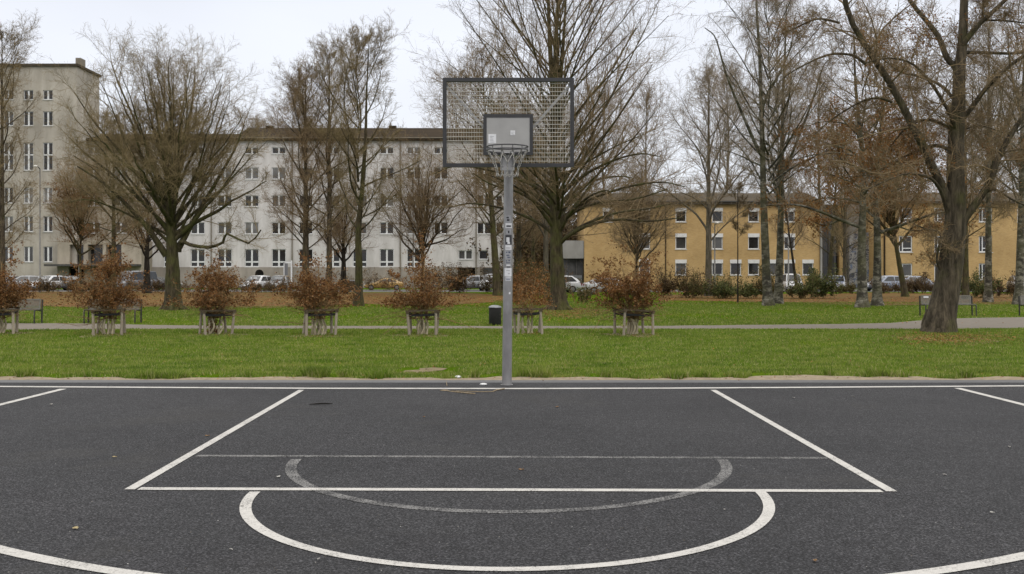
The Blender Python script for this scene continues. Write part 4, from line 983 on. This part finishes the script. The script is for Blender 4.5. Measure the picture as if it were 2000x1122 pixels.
for a, b_, c, e_ in ops:
    B = MB(); B.box((a+.005, De+.9, c), (b_-.005, De+1.0, c+.35)); B.box((a+.005, De+.9, (c+e_)/2), (b_-.005, De+.98, (c+e_)/2+.1)); w_ = B.build('window', M['canopy'], g, o)
    MB().box((a+.01, De+.93, c+.01), (b_-.01, De+.96, e_-.01)).build('pane', M['pane'], w_, o)
for a, b_, c, e_ in dr: MB().box((a+.01, De+.5, c), (b_-.01, De+.6, e_-.01)).build('door', M['dark_void'], g, o)
MB().box((PX(98, De), De-1.6, PZ(520.5, De)), (PX(276, De), De-.004, PZ(516.5, De))).build('canopy', M['canopy'], g, o)
B = MB(); B.box((PX(164, De), De-1.5, 0), (PX(164, De)+.2, De-1.3, PZ(520.6, De))); B.build('canopy_post', M['concrete'], g, o)
# white apartment block
g = thing('apartment_block', 'long white apartment block with rows of paired windows and a brown roof', 'building', (PX(640, D), D, 0)); o = g.location.copy()
X0, X1 = PX(278.3, D), PX(1004, D); ZP = PZ(522, D)
cols = [333.5+52.75*i for i in range(11)]; wrows = [(288, 301, 'two'), (327.5, 350.5, 'two'), (382, 404, 'two'), (434.5, 457.5, 'two')]
hs = [(PX(c-13.6, D), PX(c+13.6, D), PZ(y1, D), PZ(y0, D), k) for y0, y1, k in wrows for c in cols+[945.5, 982]]
hs += [(PX(c-13.8, D), PX(c+13.8, D), PZ(523-1.5, D), PZ(487, D), 'low') for c in cols[:10]]
hs += [(PX(283, D), PX(297.5, D), PZ(508, D), PZ(486, D), 'one'), (PX(285, D), PX(303, D), PZ(457.5, D), PZ(435, D), 'two')]
hs += [(PX(895.5, D), PX(922.5, D), PZ(507, D), PZ(489.5, D), 'two'), (PX(935.5, D), PX(953.5, D), PZ(507, D), PZ(489.5, D), 'one'), (PX(979, D), PX(996, D), PZ(507, D), PZ(489.5, D), 'one')]
B = MB(); facade(B, X0, X1, ZP, ZT, D, [h[:4] for h in hs], .35); shell(B, X0, X1, D, D+14, 0, ZT); B.build('wall', M['wall_white'], g, o)
arch = [(499.5, 514.5)]
pls = [(PX(894, D), PX(928, D), 0, PZ(523.5, D)), (PX(944, D), PX(975, D), 0, PZ(524, D))]
B = MB(); facade(B, X0, X1, 0, ZP-.003, D-.06, pls, 1.6); B.add([(X0, D-.06, ZP-.003), (X1, D-.06, ZP-.003), (X1, D, ZP-.003), (X0, D, ZP-.003)], [(0, 1, 2, 3)]); B.build('plinth', M['plinth'], g, o)
MB().box((pls[0][0]+.01, D+.9, 0), (pls[0][1]-.01, D+1.0, pls[0][3]-.01)).build('door', M['dark_void'], g, o)
MB().box((pls[1][0]+.01, D+.5, 0), (pls[1][1]-.01, D+.6, pls[1][3]-.01)).build('garage_door', M['car_grey'], g, o)
for h in hs: window(g, o, *h[:4], D, h[4], .085)
B = MB(); ax, ar = PX(506.8, D), 8.2*D/F; zs_ = PZ(535, D); pts = [(ax-ar, 0)] + [(ax+ar*math.cos(t), zs_+ar*math.sin(t)) for t in np.linspace(math.pi, 0, 13)] + [(ax+ar, 0)]
B.add([(x, D-.09, z) for x, z in pts]+[(x, D-.03, z) for x, z in pts], [tuple(range(15))[::-1]] + [(i, (i+1) % 15, 15+(i+1) % 15, 15+i) for i in range(15)]); B.build('arched_door', M['dark_void'], g, o)
def roof(xa, xb, zr, name='roof', yb0=D, dep=14, ze=ZT):
    B = MB(); y0, y1, ym = yb0-.45, yb0+dep+.45, yb0+dep/2
    B.add([(xa, y0, ze+.03), (xb, y0, ze+.03), (xb, ym, zr), (xa, ym, zr), (xa, y1, ze+.03), (xb, y1, ze+.03), (xa, y0, ze-.22), (xb, y0, ze-.22), (xa, y1, ze-.22), (xb, y1, ze-.22)],
          [(0, 1, 2, 3), (3, 2, 5, 4), (6, 7, 1, 0), (8, 4, 5, 9), (0, 3, 4, 8, 6), (1, 7, 9, 5, 2), (6, 8, 9, 7)]); return B
zr1 = EYE-(250.5-HY)*(D+7)/F; zr2 = EYE-(262-HY)*(D+7)/F
rf = roof(PX(455, D), X1+.5, zr1).build('roof', M['roof_brown'], g, o)
MB().box((PX(455, D), D-.57, ZT+.035), (X1+.5, D-.455, ZT+.16)).build('gutter', M['fascia'], rf, o)
rf = roof(PX(150, D), PX(455, D)-.01, zr2).build('roof', M['roof_brown'], g, o)
for x in (413, 571, 782, 930): MB().tube([(PX(x, D), D-.12, .1), (PX(x, D), D-.12, ZT-.2)], .07, 8).build('downpipe', M['fascia'], g, o)
for x in (520, 760): MB().box((PX(x, D+7), D+6.6, zr1-.6), (PX(x, D+7)+.9, D+7.4, zr1+.25)).build('chimney', M['roof_brown'], rf, o)
# yellow brick building, first block
D = 113.0; g = thing('brick_building', 'yellow brick building with white shutter boxes over square windows and a grey roof', 'building', (PX(1370, D), D, 0)); o = g.location.copy()
X0, X1, ZT = PX(1141, D), PX(1601, D), PZ(396, D)
tc_ = [1188, 1259, 1330, 1401, 1472, 1542]
hs = [(PX(c-10.5, D), PX(c+10.5, D), PZ(434, D), PZ(407, D)) for c in tc_] + [(PX(c-10.8, D), PX(c+10.8, D), PZ(487, D), PZ(457, D)) for c in tc_[1:]] + [(PX(c-10.8, D), PX(c+10.8, D), PZ(537.5, D), PZ(508, D)) for c in (1259, 1330, 1401, 1437, 1472, 1507, 1542, 1578)]
B = MB(); facade(B, X0, X1, 0, ZT, D, hs, .3); shell(B, X0, X1, D, D+13, 0, ZT); B.build('wall', M['brick_yellow'], g, o)
for h in hs:
    w_ = window(g, o, *h, D, 'one', .10, ('pane', 'pane', 'pane', 'pane_mid'))
    MB().box((h[0]-.02, D-.05, h[3]-.38), (h[1]+.02, D+.09, h[3]+.03)).build('shutter_box', M['shutter'], w_, o)
roof(X0-.4, X1+.4, EYE-(377.5-HY)*(D+6.5)/F, yb0=D, dep=13, ze=ZT).build('roof', M['roof_grey'], g, o)
MB().box((X0-.4, D-.57, ZT+.03), (X1+.4, D-.455, ZT+.15)).build('gutter', M['canopy'], g, o)
MB().tube([(PX(1300, D), D-.1, 0), (PX(1300, D), D-.1, ZT)], .06, 8).build('downpipe', M['roof_brown'], g, o)
MB().box((PX(1601.5, D), D-.2, 0), (PX(1605, D), D+1, ZT-.23)).build('downpipe', M['concrete'], g, o)
# entrance porch at its left end
De = D-.5
B = MB(); B.box((PX(1085, De), De+.4, PZ(505, De)), (PX(1140.5, De), De+4, PZ(470, De))); B.build('porch', M['concrete'], g, o)
B = MB(); B.box((PX(1085, De), De+1.2, 0), (PX(1140.5, De), De+4, PZ(505.3, De))); B.build('porch_glazing', M['pane_mid'], g, o)
B = MB()
for x in (1098, 1112, 1126): B.box((PX(x, De), De+1.05, 0), (PX(x, De)+.12, De+1.198, PZ(505.3, De)))
B.build('porch_mullions', M['canopy'], g, o)
MB().box((PX(1085, De), De-.6, .1), (PX(1136, De), De-.5, PZ(538, De))).build('porch_railing', M['car_grey'], g, o)
# recessed stair tower with graffiti and second block
D2 = 117.0; g = thing('stair_tower', 'dark recessed stair glazing and graffiti wall between the two yellow brick blocks', 'building', (PX(1660, D2), D2, 0)); o = g.location.copy()
ZS = PZ(400, D2)
B = MB(); B.box((PX(1606, D2), D2, 0), (PX(1636, D2), D2+9, ZS)); B.build('stair_glazing', M['pane'], g, o)
B = MB()
for x in (1606, 1617, 1627): B.box((PX(x, D2), D2-.12, 0), (PX(x, D2)+.12, D2-.003, ZS))
for y in (555, 525, 494, 462, 430): B.box((PX(1606, D2), D2-.10, PZ(y, D2)), (PX(1634, D2), D2-.002, PZ(y, D2)+.22))
B.build('stair_frame', M['canopy'], g, o)
B = MB(); B.box((PX(1636, D2), D2-.6, 0), (PX(1647, D2), D2+9, ZS)); B.build('brick_pier', M['brick_yellow'], g, o)
MB().box((PX(1651, D2), D2-1.4, 0), (PX(1697, D2), D2+9, PZ(455, D2))).build('graffiti_wall', M['graffiti'], g, o)
MB().box((PX(1647.5, D2), D2-.2, PZ(455, D2)+.02), (PX(1700, D2), D2+8.8, ZS)).build('upper_wall', M['concrete'], g, o)
MB().box((PX(1700.5, D2), D2-1.5, 0), (PX(1718, D2), D2+9, PZ(430, D2))).build('pier', M['concrete'], g, o)
D = 112.0; g = thing('brick_building', 'second yellow brick block with tall white windows behind the big leaning tree', 'building', (PX(1880, D), D, 0)); o = g.location.copy()
X0, X1, ZT = PX(1719.5, D), PX(2140, D), PZ(394, D)
hs = [(PX(c-13, D), PX(c+13, D), PZ(y1, D), PZ(y0, D)) for y0, y1 in ((406, 434), (461, 493), (515, 547)) for c in (1769, 1838, 1925, 2000, 2070)]
B = MB(); facade(B, X0, X1, 0, ZT, D, hs, .3); shell(B, X0, X1, D, D+13, 0, ZT); B.build('wall', M['brick_yellow'], g, o)
for h in hs: window(g, o, *h, D, 'side', .11, ('pane', 'pane', 'pane', 'pane_mid'))
roof(X0-.4, X1+.4, EYE-(377.5-HY)*(D+6.5)/F, yb0=D, dep=13, ze=ZT).build('roof', M['roof_grey'], g, o)
MB().tube([(PX(1727, D), D-.12, 0), (PX(1727, D), D-.12, ZT)], .09, 8).build('downpipe', M['roof_brown'], g, o)

# ------------------------------------------------------------------ parked cars
def loft(mb, secs, cap=True):
    n = len(secs[0]); vs = [p for s_ in secs for p in s_]
    fs = [(i*n+j, i*n+(j+1) % n, (i+1)*n+(j+1) % n, (i+1)*n+j) for i in range(len(secs)-1) for j in range(n)]
    mb.add(vs, fs, True)
    if cap: mb.add(secs[0], [tuple(range(n))[::-1]]); mb.add(secs[-1], [tuple(range(n))])
def make_car(label, base, rz, m, kind='hatch', sc=1.0, group='cars parked along the street'):
    g = thing('parked_car' if kind != 'van' else 'parked_van', label, 'car' if kind != 'van' else 'van', base, rz, group); g.scale = (sc,)*3
    if kind == 'hatch': Lc, w, belt, top, cab = 4.1, .87, .92, 1.47, (.95, 1.75, 3.35, 4.02)
    elif kind == 'sedan': Lc, w, belt, top, cab = 4.55, .90, .92, 1.43, (1.15, 1.95, 3.2, 4.0)
    elif kind == 'coupe': Lc, w, belt, top, cab = 4.4, .90, .90, 1.34, (1.25, 2.1, 3.0, 4.0)
    else: Lc, w, belt, top, cab = 4.7, .93, 1.05, 1.92, (.75, 1.35, 4.45, 4.65)
    zb = .22; B = MB(); secs = []
    hood = [(0, .46, .80), (.05, .62, .90), (.22, .70, .97), (cab[0]*.85, belt-.06, 1.0), (cab[0]+.25, belt, 1.0), (Lc*.55, belt+.02, 1.0), (cab[3]-.3, belt+.03, 1.0), (Lc-.22, belt if kind != 'coupe' else belt+.02, .97), (Lc-.04, belt-.12, .91), (Lc, belt-.32, .82)]
    for x, h, ww in hood:
        y = w*ww; b0 = zb+(.14 if x < .06 or x > Lc-.06 else 0)
        half = [(y*.80, b0), (y*.97, b0+.1), (y, b0+(h-b0)*.45), (y*.985, h-.09), (y*.93, h-.015), (y*.5, h+.015)]
        secs.append([(x-Lc/2, a, z) for a, z in half] + [(x-Lc/2, -a, z) for a, z in half[::-1]])
    loft(B, secs); c0, c1, c2, c3 = cab; t = top
    cs = []
    for x, h, ww in ((c0, belt-.03, .86), (c0+(c1-c0)*.5, belt+(t-belt)*.55, .82), (c1, t-.04, .76), ((c1+c2)/2, t, .77), (c2, t-.05, .75), (c2+(c3-c2)*.55, belt+(t-belt)*.55, .79), (c3, belt+.0, .84)):
        y = w*ww; hb = belt-.06; half = [(w*.93, hb), (w*.92 if h > belt+.1 else y, min(belt+.02, h)), (y*1.0, h-.05*(h > belt+.1)), (y*.9, h), (y*.4, h+.02*(h > belt+.1))]
        cs.append([(x-Lc/2, a, z) for a, z in half] + [(x-Lc/2, -a, z) for a, z in half[::-1]])
    loft(B, cs); B.build('body', m, g)
    # glazing set just proud of the cabin
    gz = belt+.05; gt = t-.10
    for s_ in (-1, 1):
        B = MB()
        def side(xa, xb, xc, xd):
            yb_, yt = (w*.922+.008)*s_, (w*.772+.012)*s_
            B.add([(xa-Lc/2, yb_, gz), (xb-Lc/2, yb_, gz), (xc-Lc/2, yt, gt), (xd-Lc/2, yt, gt)], [(0, 1, 2, 3) if s_ < 0 else (3, 2, 1, 0)])
        xm = (c1+c2)/2
        side(c0+(c1-c0)*.42, xm-.05, xm-.05, c1+.10); side(xm+.05, c3-(c3-c2)*.45, c2-.06, xm+.05); B.build('side_window', M['car_glass'], g)
    def slope(name, xa, za, xb, zb_, wa, wb, off):
        B = MB(); B.add([(xa-Lc/2+off, -wa, za+.02), (xa-Lc/2+off, wa, za+.02), (xb-Lc/2+off, wb, zb_+.02), (xb-Lc/2+off, -wb, zb_+.02)], [(0, 1, 2, 3)]); B.build(name, M['car_glass'], g)
    f = lambda a, b_, k: a+(b_-a)*k
    slope('windscreen', f(c0, c1, .12), f(belt, t, .12), f(c0, c1, .86), f(belt, t, .86), w*.80, w*.70, -.03)
    slope('rear_window', f(c3, c2, .15), f(belt, t, .15), f(c3, c2, .84), f(belt, t, .84), w*.77, w*.68, .03)
    for x in (.78, Lc-.78):
        for s_ in (-1, 1):
            B = MB(); y1 = s_*(w+.005); y0_ = s_*(w-.2); B.tube([(x-Lc/2, y0_, .31), (x-Lc/2, y1, .31)], .31, 20); wh = B.build('wheel', M['tyre'], g)
            B = MB(); B.tube([(x-Lc/2, y1-s_*.02, .31), (x-Lc/2, y1+s_*.012, .31)], .19, 16); B.build('rim', M['wheel_rim'], wh)
    for s_ in (-1, 1):
        y = s_*w*.66; MB().box((-Lc/2-.015, y-.17, .60), (-Lc/2+.25, y+.17, .72)).build('headlight', M['lamp_clear'], g)
        MB().box((Lc/2-.2, y-.13, .70), (Lc/2+.012, y+.15, .84)).build('tail_light', M['lamp_red'], g)
    MB().box((Lc/2-.1, -.26, .55), (Lc/2+.015, .26, .66)).build('number_plate', M['stick_white'], g)
    MB().box((-Lc/2-.02, -.26, .40), (-Lc/2+.1, .26, .50)).build('number_plate', M['stick_white'], g)
    return g
def gx(px, d): return (PX(px, d), d, 0)
make_car('silver hatchback at the left edge of the street, nose to the building', gx(8, 101), R(80), M['car_silver'])
make_car('silver car parked second from the left edge under the grey tower', gx(47, 101), R(20), M['car_silver'], 'hatch')
make_car('pale silver hatchback behind the grey lamp post at left', gx(97, 101), R(70), M['car_white'], 'hatch')
make_car('grey saloon with a sloping bonnet in front of the dark canopy', gx(138, 102), R(150), M['car_grey'], 'sedan')
make_car('slate blue van behind the round dense shrub', gx(262, 98), R(65), M['car_slate'], 'van')
make_car('dark car beside the slate blue van, half hidden by the broad trunk', gx(309, 103), R(175), M['car_dark'], 'coupe')
make_car('white car below the arched door of the white building', gx(503, 99), R(75), M['car_white'])
make_car('silver car right of the arched door', gx(546, 100), R(95), M['car_silver'])
make_car('mustard yellow car low behind the leaf band, right of the slender tree', gx(750, 104), R(6), M['car_yellow'], 'coupe', .9)
make_car('pale car behind the brown hedge, left of the hoop pole', gx(922, 100), R(20), M['car_silver'], 'hatch')
make_car('boxy white van behind the hedge just left of the hoop pole', gx(962, 100), R(80), M['car_white'], 'hatch', 1.1)
make_car('white car tail peeking out beside the tall tree trunk', gx(1086, 88), R(8), M['car_white'], 'hatch')
make_car('white low car parked behind the rightmost young tree', gx(1192, 80), R(180+4), M['car_white'], 'coupe')
make_car('white car half hidden behind the bush and the birch pair', gx(1546, 96), R(85), M['car_white'], 'van', .85)
make_car('silver blue car in front of the dark stair glazing', gx(1634, 94), R(70), M['car_blue'])
make_car('blue car peeking out right of the twin birches', gx(1728, 96), R(20), M['car_blue'])
make_car('long pale blue car left of the big leaning tree', gx(1792, 98), R(178), M['car_blue'], 'sedan')
make_car('silver car at the right edge behind the hedge', gx(1994, 92), R(75), M['car_silver'])

# ------------------------------------------------------------------ hedges and bushes
def make_bush(label, cx_px, d, w, dep, h, seed, lm, n, tm='twig_red', size=.10, name='bush', cat='bush', group='bushes along the street', z0=.0, lumps=9):
    r = np.random.default_rng(seed); g = thing(name, label, cat, gx(cx_px, d), 0, group)
    n = int(n*2.0); h *= 1.22; k = max(8, int(w*5)); st = np.stack([r.uniform(-w/2, w/2, k)*.92, r.uniform(-dep/2, dep/2, k)*.8, np.zeros(k)], 1)
    di = np.stack([r.normal(0, .3, k), r.normal(0, .3, k), np.ones(k)], 1)
    p = grow(st, di, h*r.uniform(.5, .95, k), 9, .12, .03, r); rd = np.full((k, 10), .012)*np.linspace(1, .4, 10)
    p2, r2 = spawn(p, rd, 8, .55, 45, .1, 5, .18, .02, .6, .006, r, .2)
    p3, r3 = spawn(p2, r2, 5, .5, 45, .1, 3, .18, .0, .6, .004, r, .12)
    V, Q = tubes([(p, rd, 5), (p2, r2, 3), (p3, r3, 3)]); link_mesh('branches', np_mesh('branches', V, Q), M[tm], g)
    c = np.concatenate([p3.reshape(-1, 3), p2.reshape(-1, 3)]); c = c[c[:, 2] > .05]
    cl = np.sin(c[:, 0]*2.2+seed)+np.sin(c[:, 2]*3.5)+r.normal(0, .9, len(c)); c = c[np.argsort(-cl)[:int(len(c)*.75)]]
    c = c[r.integers(0, len(c), n)]+r.normal(0, .06, (n, 3)); c[:, 2] = np.clip(c[:, 2]*(.75+.35*r.random(n)), .03, h*1.05)
    V, Q = leafquads(c, size, r); link_mesh('leaves', np_mesh('leaves', V, Q), M[lm], g); return g
hg = 'clipped hedges along the street'
H = lambda lab, px, d, w, dp, h, sd, lm, n, **k: make_bush(lab, px, d, w, dp, h, sd, lm, n, name='hedge', cat='hedge', group=hg, **k)
H('low dark brown hedge in front of the cars at the left edge', 60, 88, 12.5, 1.2, 1.15, 401, 'leaf_hedge', 3600)
H('low dark brown hedge in front of the slate blue van', 240, 88, 9, 1.2, 1.1, 402, 'leaf_hedge', 2200)
H('low brown hedge in front of the white cars by the arched door', 480, 88, 11, 1.2, 1.05, 403, 'leaf_hedge', 2600)
H('brown hedge left of the hoop pole below the garage door', 905, 86, 6.5, 1.8, 2.0, 404, 'leaf_hedge', 4200)
H('taller brown hedge just right of the hoop pole', 1036, 84, 5.2, 2, 2.2, 405, 'leaf_hedge', 3600)
BU = make_bush
BU('bare grey brown bush between the slender tree and the forked dark trunk', 668, 84, 2.4, 1.6, 1.6, 411, 'leaf_hedge', 500)
BU('thin pale bush below the white building right of the slender tree', 742, 100, 3.0, 1.5, 1.9, 412, 'leaf_hedge', 700)
BU('rusty leaved bush close right of the hoop pole behind the thin young tree', 1046, 60, 2.7, 1.8, 1.75, 413, 'leaf_brown', 2300)
BU('bare twiggy bush at the foot of the tall tree behind the backboard', 1070, 47, 1.4, 1.0, .95, 414, 'leaf_olive', 260)
BU('small sparse bush on the lawn right of the tall tree trunk', 1120, 56, 1.8, 1.2, .9, 415, 'leaf_olive', 320)
BU('dark clipped bush between the two white cars', 1118, 92, 1.9, 1.6, 1.2, 416, 'leaf_olive', 1300, tm='twig')
BU('brownish bush in front of the yellow wall, right of the rightmost young tree', 1318, 68, 4.0, 2.0, 1.75, 417, 'leaf_hedge', 2400)
BU('olive bush at the foot of the pale forked tree', 1375, 67, 3.6, 1.8, 1.35, 418, 'leaf_olive', 1900)
BU('low green bush with pale blossoms, left of the first birch', 1430, 66, 3.6, 1.6, 1.2, 419, 'leaf_green', 2100)
BU('dark bush close left of the first birch', 1474, 67, 2.4, 1.6, 1.7, 420, 'leaf_olive', 1500)
BU('low bush behind the birch pair', 1535, 66, 2.8, 1.5, .95, 421, 'leaf_olive', 1300)
BU('yellow green bush with bright upper leaves, right of the birch pair', 1588, 66, 2.9, 2.0, 1.75, 422, 'leaf_green', 3000)
BU('short brown hedge bush under the pale blue car', 1800, 84, 3.6, 1.2, 1.35, 423, 'leaf_hedge', 2000)
BU('low brown bush before the blue cars, between the twin birches and the leaning olive trunk', 1735, 84, 3.2, 1.2, 1.15, 431, 'leaf_hedge', 1500)
BU('olive bush left of the twin birches, in front of the dark stair glazing', 1655, 82, 2.4, 1.2, .8, 432, 'leaf_olive', 900)
BU('green leafy bush right of the big leaning tree', 1905, 68, 2.5, 1.6, 1.55, 424, 'leaf_green', 2200)
BU('dark bush between the birch and the right edge', 1960, 70, 2.6, 1.5, 1.4, 425, 'leaf_hedge', 1700)
BU('olive bush at the foot of the thick grey trunk in the gap', 1030, 78, 3.8, 2.0, 2.6, 426, 'leaf_olive', 2200)
BU('tall dark undergrowth in the gap between white and yellow buildings', 1052, 124, 7.5, 5, 7.5, 427, 'leaf_hedge', 9000, size=.30)
BU('tall dim thicket farther back in the gap, behind the porch of the yellow building', 1085, 140, 9, 5, 9.5, 433, 'leaf_hedge', 9000, size=.40)

# ------------------------------------------------------------------ lamp posts, sign, boxes
def lamp_post(label, px, d, ptop_y, globe=False):
    b = gx(px, d); g = thing('street_lamp', label, 'street lamp', b, 0, 'lamp posts along the street'); h = PZ(ptop_y, d)
    MB().tube([(0, 0, 0), (0, 0, .9), (0, 0, .92), (0, 0, h)], [.10, .095, .07, .05], 12).build('post', M['lamp_post'], g)
    if globe: MB().lathe([(0, h-.02), (.1, h), (.24, h+.14), (.27, h+.28), (.2, h+.45), (0, h+.53)], 18).build('globe', M['globe'], g)
    else: MB().tube([(0, 0, h-.02), (.0, -.3, h+.12), (0, -.75, h+.16)], [.05, .05, .03], 8).build('arm', M['lamp_post'], g); MB().lathe([(0, 0), (.17, .03), (.19, .08), (.08, .16), (0, .17)], 14, (0, -.85, h+.05)).build('lamp_head', M['globe'], g)
    return g
lamp_post('thin grey lamp post in front of the grey tower', 78, 90, 330)
lamp_post('grey lamp post in front of the white building behind the wide shrub', 807, 92, 340)
lamp_post('thin grey lamp post right of the pale forked tree', 1396, 84, 440)
lamp_post('grey lamp post just right of the birch pair', 1540, 90, 350)
lamp_post('short lamp post with a white globe by the yellow wall', 1264, 96, 516, True)
b = gx(562, 104); g = thing('information_sign', 'white framed sign board on a post by the white building', 'sign', b)
B = MB(); B.box((-.42, 0, 0), (-.34, .08, 2.9)); B.box((.30, 0, 0), (.44, .1, 3.0)); B.box((-.42, 0, 2.72), (.30, .08, 2.86)); B.build('frame', M['frame_white'], g)
MB().box((-.33, .02, 1.5), (.0, .05, 2.7)).build('board', M['car_grey'], g)
b = gx(686, 92); g = thing('wheelie_bin', 'black wheeled rubbish bin left of the slender tree', 'rubbish bin', b)
B = MB(); B.add([(-.26, -.28, .12), (.26, -.28, .12), (.26, .28, .12), (-.26, .28, .12), (-.34, -.36, .98), (.34, -.36, .98), (.34, .36, .98), (-.34, .36, .98)], [(0, 3, 2, 1), (4, 5, 6, 7), (0, 1, 5, 4), (1, 2, 6, 5), (2, 3, 7, 6), (3, 0, 4, 7)]); B.build('body', M['car_dark'], g)
MB().add([(-.36, -.39, .985), (.36, -.39, .985), (.36, .39, .985), (-.36, .39, .985), (-.3, -.3, 1.07), (.3, -.3, 1.07), (.3, .36, 1.1), (-.3, .36, 1.1)], [(0, 3, 2, 1), (4, 5, 6, 7), (0, 1, 5, 4), (1, 2, 6, 5), (2, 3, 7, 6), (3, 0, 4, 7)]).build('lid', M['car_slate'], g)
for s_ in (-1, 1): MB().tube([(s_*.24, .25, .12), (s_*.32, .25, .12)], .12, 14).build('wheel', M['tyre'], g)

# ------------------------------------------------------------------ small things on the court
def crumb(name, label, cat, px, py, sx, sy, sz, m, seed, group=None, z=.0105):
    r = random.Random(seed); B = MB(); b = G(px, py)
    prof = [(0, 0), (.8, .05), (1, .35), (.8, .75), (.4, .97), (0, 1)]; n = 14; vs = []; jit = [.8+.4*r.random() for _ in range(n)]
    for rr_, zz_ in prof:
        for j in range(n): a = 2*math.pi*j/n; vs.append((rr_*jit[j]*sx*math.cos(a), rr_*jit[(j+3) % n]*sy*math.sin(a), zz_*sz))
    fs = [(i*n+j, i*n+(j+1) % n, (i+1)*n+(j+1) % n, (i+1)*n+j) for i in range(len(prof)-1) for j in range(n)]
    B.add(vs, fs, True); o_ = B.build(name, m); o_.location = (b.x, b.y, z); return tag(o_, label, cat, group)
crumb('litter_scrap', 'crumpled white scrap on the asphalt edge just left of the pole foot', 'litter', 944.5, 754.4, .05, .04, .03, M['white_thing'], 1)
crumb('litter_scrap', 'crumpled white scrap on the sandy strip at the grass edge', 'litter', 894, 739.3, .045, .04, .035, M['white_thing'], 2, z=.005)
crumb('litter_scrap', 'pale flat scrap at the left end of the dry twigs', 'litter', 868, 765, .055, .05, .012, M['dry'], 3)
B = MB(); b = G(627, 793); B.tube([(-.128, -.03, .014), (-.06, -.012, .016), (0, .004, .018), (.07, .02, .016), (.13, .018, .014)], [.004, .008, .009, .008, .003], 8); o_ = B.build('stick', M['stick_black']); o_.location = (b.x, b.y, .008); tag(o_, 'short black stick lying on the court left of the hoop', 'stick')
def twig(label, pxs, r_, m, group='dry twigs on the court'):
    p = [G(*q) for q in pxs]; c = p[0].copy(); B = MB(); B.tube([(q.x-c.x, q.y-c.y, .017+.004*math.sin(i*2)) for i, q in enumerate(p)], [r_*(1-.6*i/len(p)) for i in range(len(p))], 6)
    o_ = B.build('twig', m); o_.location = (c.x, c.y, .0); tag(o_, label, 'twig', group)
twig('long bent dry twig lying along the baseline left of the pole', [(985, 762.3), (970, 765), (962, 767.5), (940, 768), (915, 768), (890, 766)], .009, M['dry'])
twig('short pale twig in front of the long bent one', [(928, 772), (905, 770.5), (880, 767), (868, 764.5)], .010, M['dry'])
twig('thin dark twig crossing the twig bundle', [(898, 769), (890, 767), (882, 764.5)], .006, M['rail'])
twig('thin upright looking twig on the asphalt edge', [(873, 756), (872, 751), (871.5, 747)], .006, M['dry'])
lv = random.Random(5)
def leaf(px, py, s_, m, label, rz):
    B = MB(); n = 9; vs = []
    for i in range(n): t = i/(n-1); w_ = .42*math.sin(math.pi*t**.8)*s_; vs += [(-w_, (t-.5)*s_*1.3, .010+.012*math.sin(i)*s_*4), (0, (t-.5)*s_*1.3, .004), (w_, (t-.5)*s_*1.3, .008+.01*math.cos(i)*s_*3)]
    fs = [q for i in range(n-1) for q in ((i*3, i*3+1, i*3+4, i*3+3), (i*3+1, i*3+2, i*3+5, i*3+4))]
    B.add(vs, fs); o_ = B.build('fallen_leaf', m); b = G(px, py); o_.location = (b.x, b.y, .0125); o_.rotation_euler = (0, 0, rz); tag(o_, label, 'leaf', 'leaves lying on the court')
M['leaf_y'] = flat('leaf_y', (.26, .21, .11), .8, .3, 40); M['leaf_b'] = flat('leaf_b', (.15, .085, .035), .8, .3, 40); M['leaf_w'] = flat('leaf_w', (.30, .29, .27), .8, .2, 40)
for i, (x, y, s_, k, lab) in enumerate([
    (148, 1038, .040, 'leaf_y', 'yellowish leaf on the court inside the left three point curve'), (224, 897, .030, 'leaf_y', 'pale leaf left of the faded line'), (405, 855, .034, 'leaf_b', 'brown leaf next to the middle of the left lane line'),
    (544, 936, .034, 'leaf_w', 'pale curled leaf between the left lane line and the faded arc'), (1018, 922, .032, 'leaf_b', 'brown leaf inside the faded arc below the hoop'), (1088, 798, .045, 'leaf_b', 'dark brown leaf on the court in front of the pole'),
    (1845, 932, .032, 'leaf_w', 'pale leaf right of the right lane corner'), (1592, 1102, .026, 'leaf_b', 'brown sliver of leaf near the bottom right line'), (1971, 877, .03, 'leaf_w', 'pale leaf near the right edge of the court'),
    (1938, 1007, .022, 'leaf_w', 'tiny pale leaf at right above the three point line'), (1415, 1001, .014, 'leaf_w', 'tiny white speck inside the right end of the free throw arc'), (451, 1080, .022, 'leaf_w', 'pale leaf below the left end of the free throw arc'),
    (622, 1099, .018, 'leaf_w', 'small pale leaf under the free throw arc near the bottom'), (473, 994, .016, 'leaf_w', 'pale sliver touching the left end of the free throw arc'), (828, 818, .03, 'leaf_b', 'brown sliver of leaf left below the twigs'), (100, 793, .04, 'leaf_w', 'pale leaf near the left three point line'), (1550, 780, .04, 'leaf_w', 'pale leaf right of the right lane line near the baseline'), (1666, 777, .035, 'leaf_w', 'pale leaf farther right near the baseline')]):
    leaf(x, y, s_, M[k], lab, lv.uniform(0, 6.28))
r_ = np.random.default_rng(99); n = 900; px_ = r_.uniform(-50, 2050, n); py_ = 765+360*r_.random(n)**.9
c = np.array([list(G(a, b_).xy)+[.0125] for a, b_ in zip(px_, py_)]); V, Q = leafquads(c, .009, r_, .1); V[:, 2] = np.maximum(.011, .0125+(V[:, 2]-.0125)*.2)
o_ = link_mesh('court_grit', np_mesh('court_grit', V, Q), leafmat('grit', [(.02, .016, .01), (.10, .08, .05), (.26, .25, .23), (.32, .31, .30)], 0)); o_['kind'] = 'stuff'
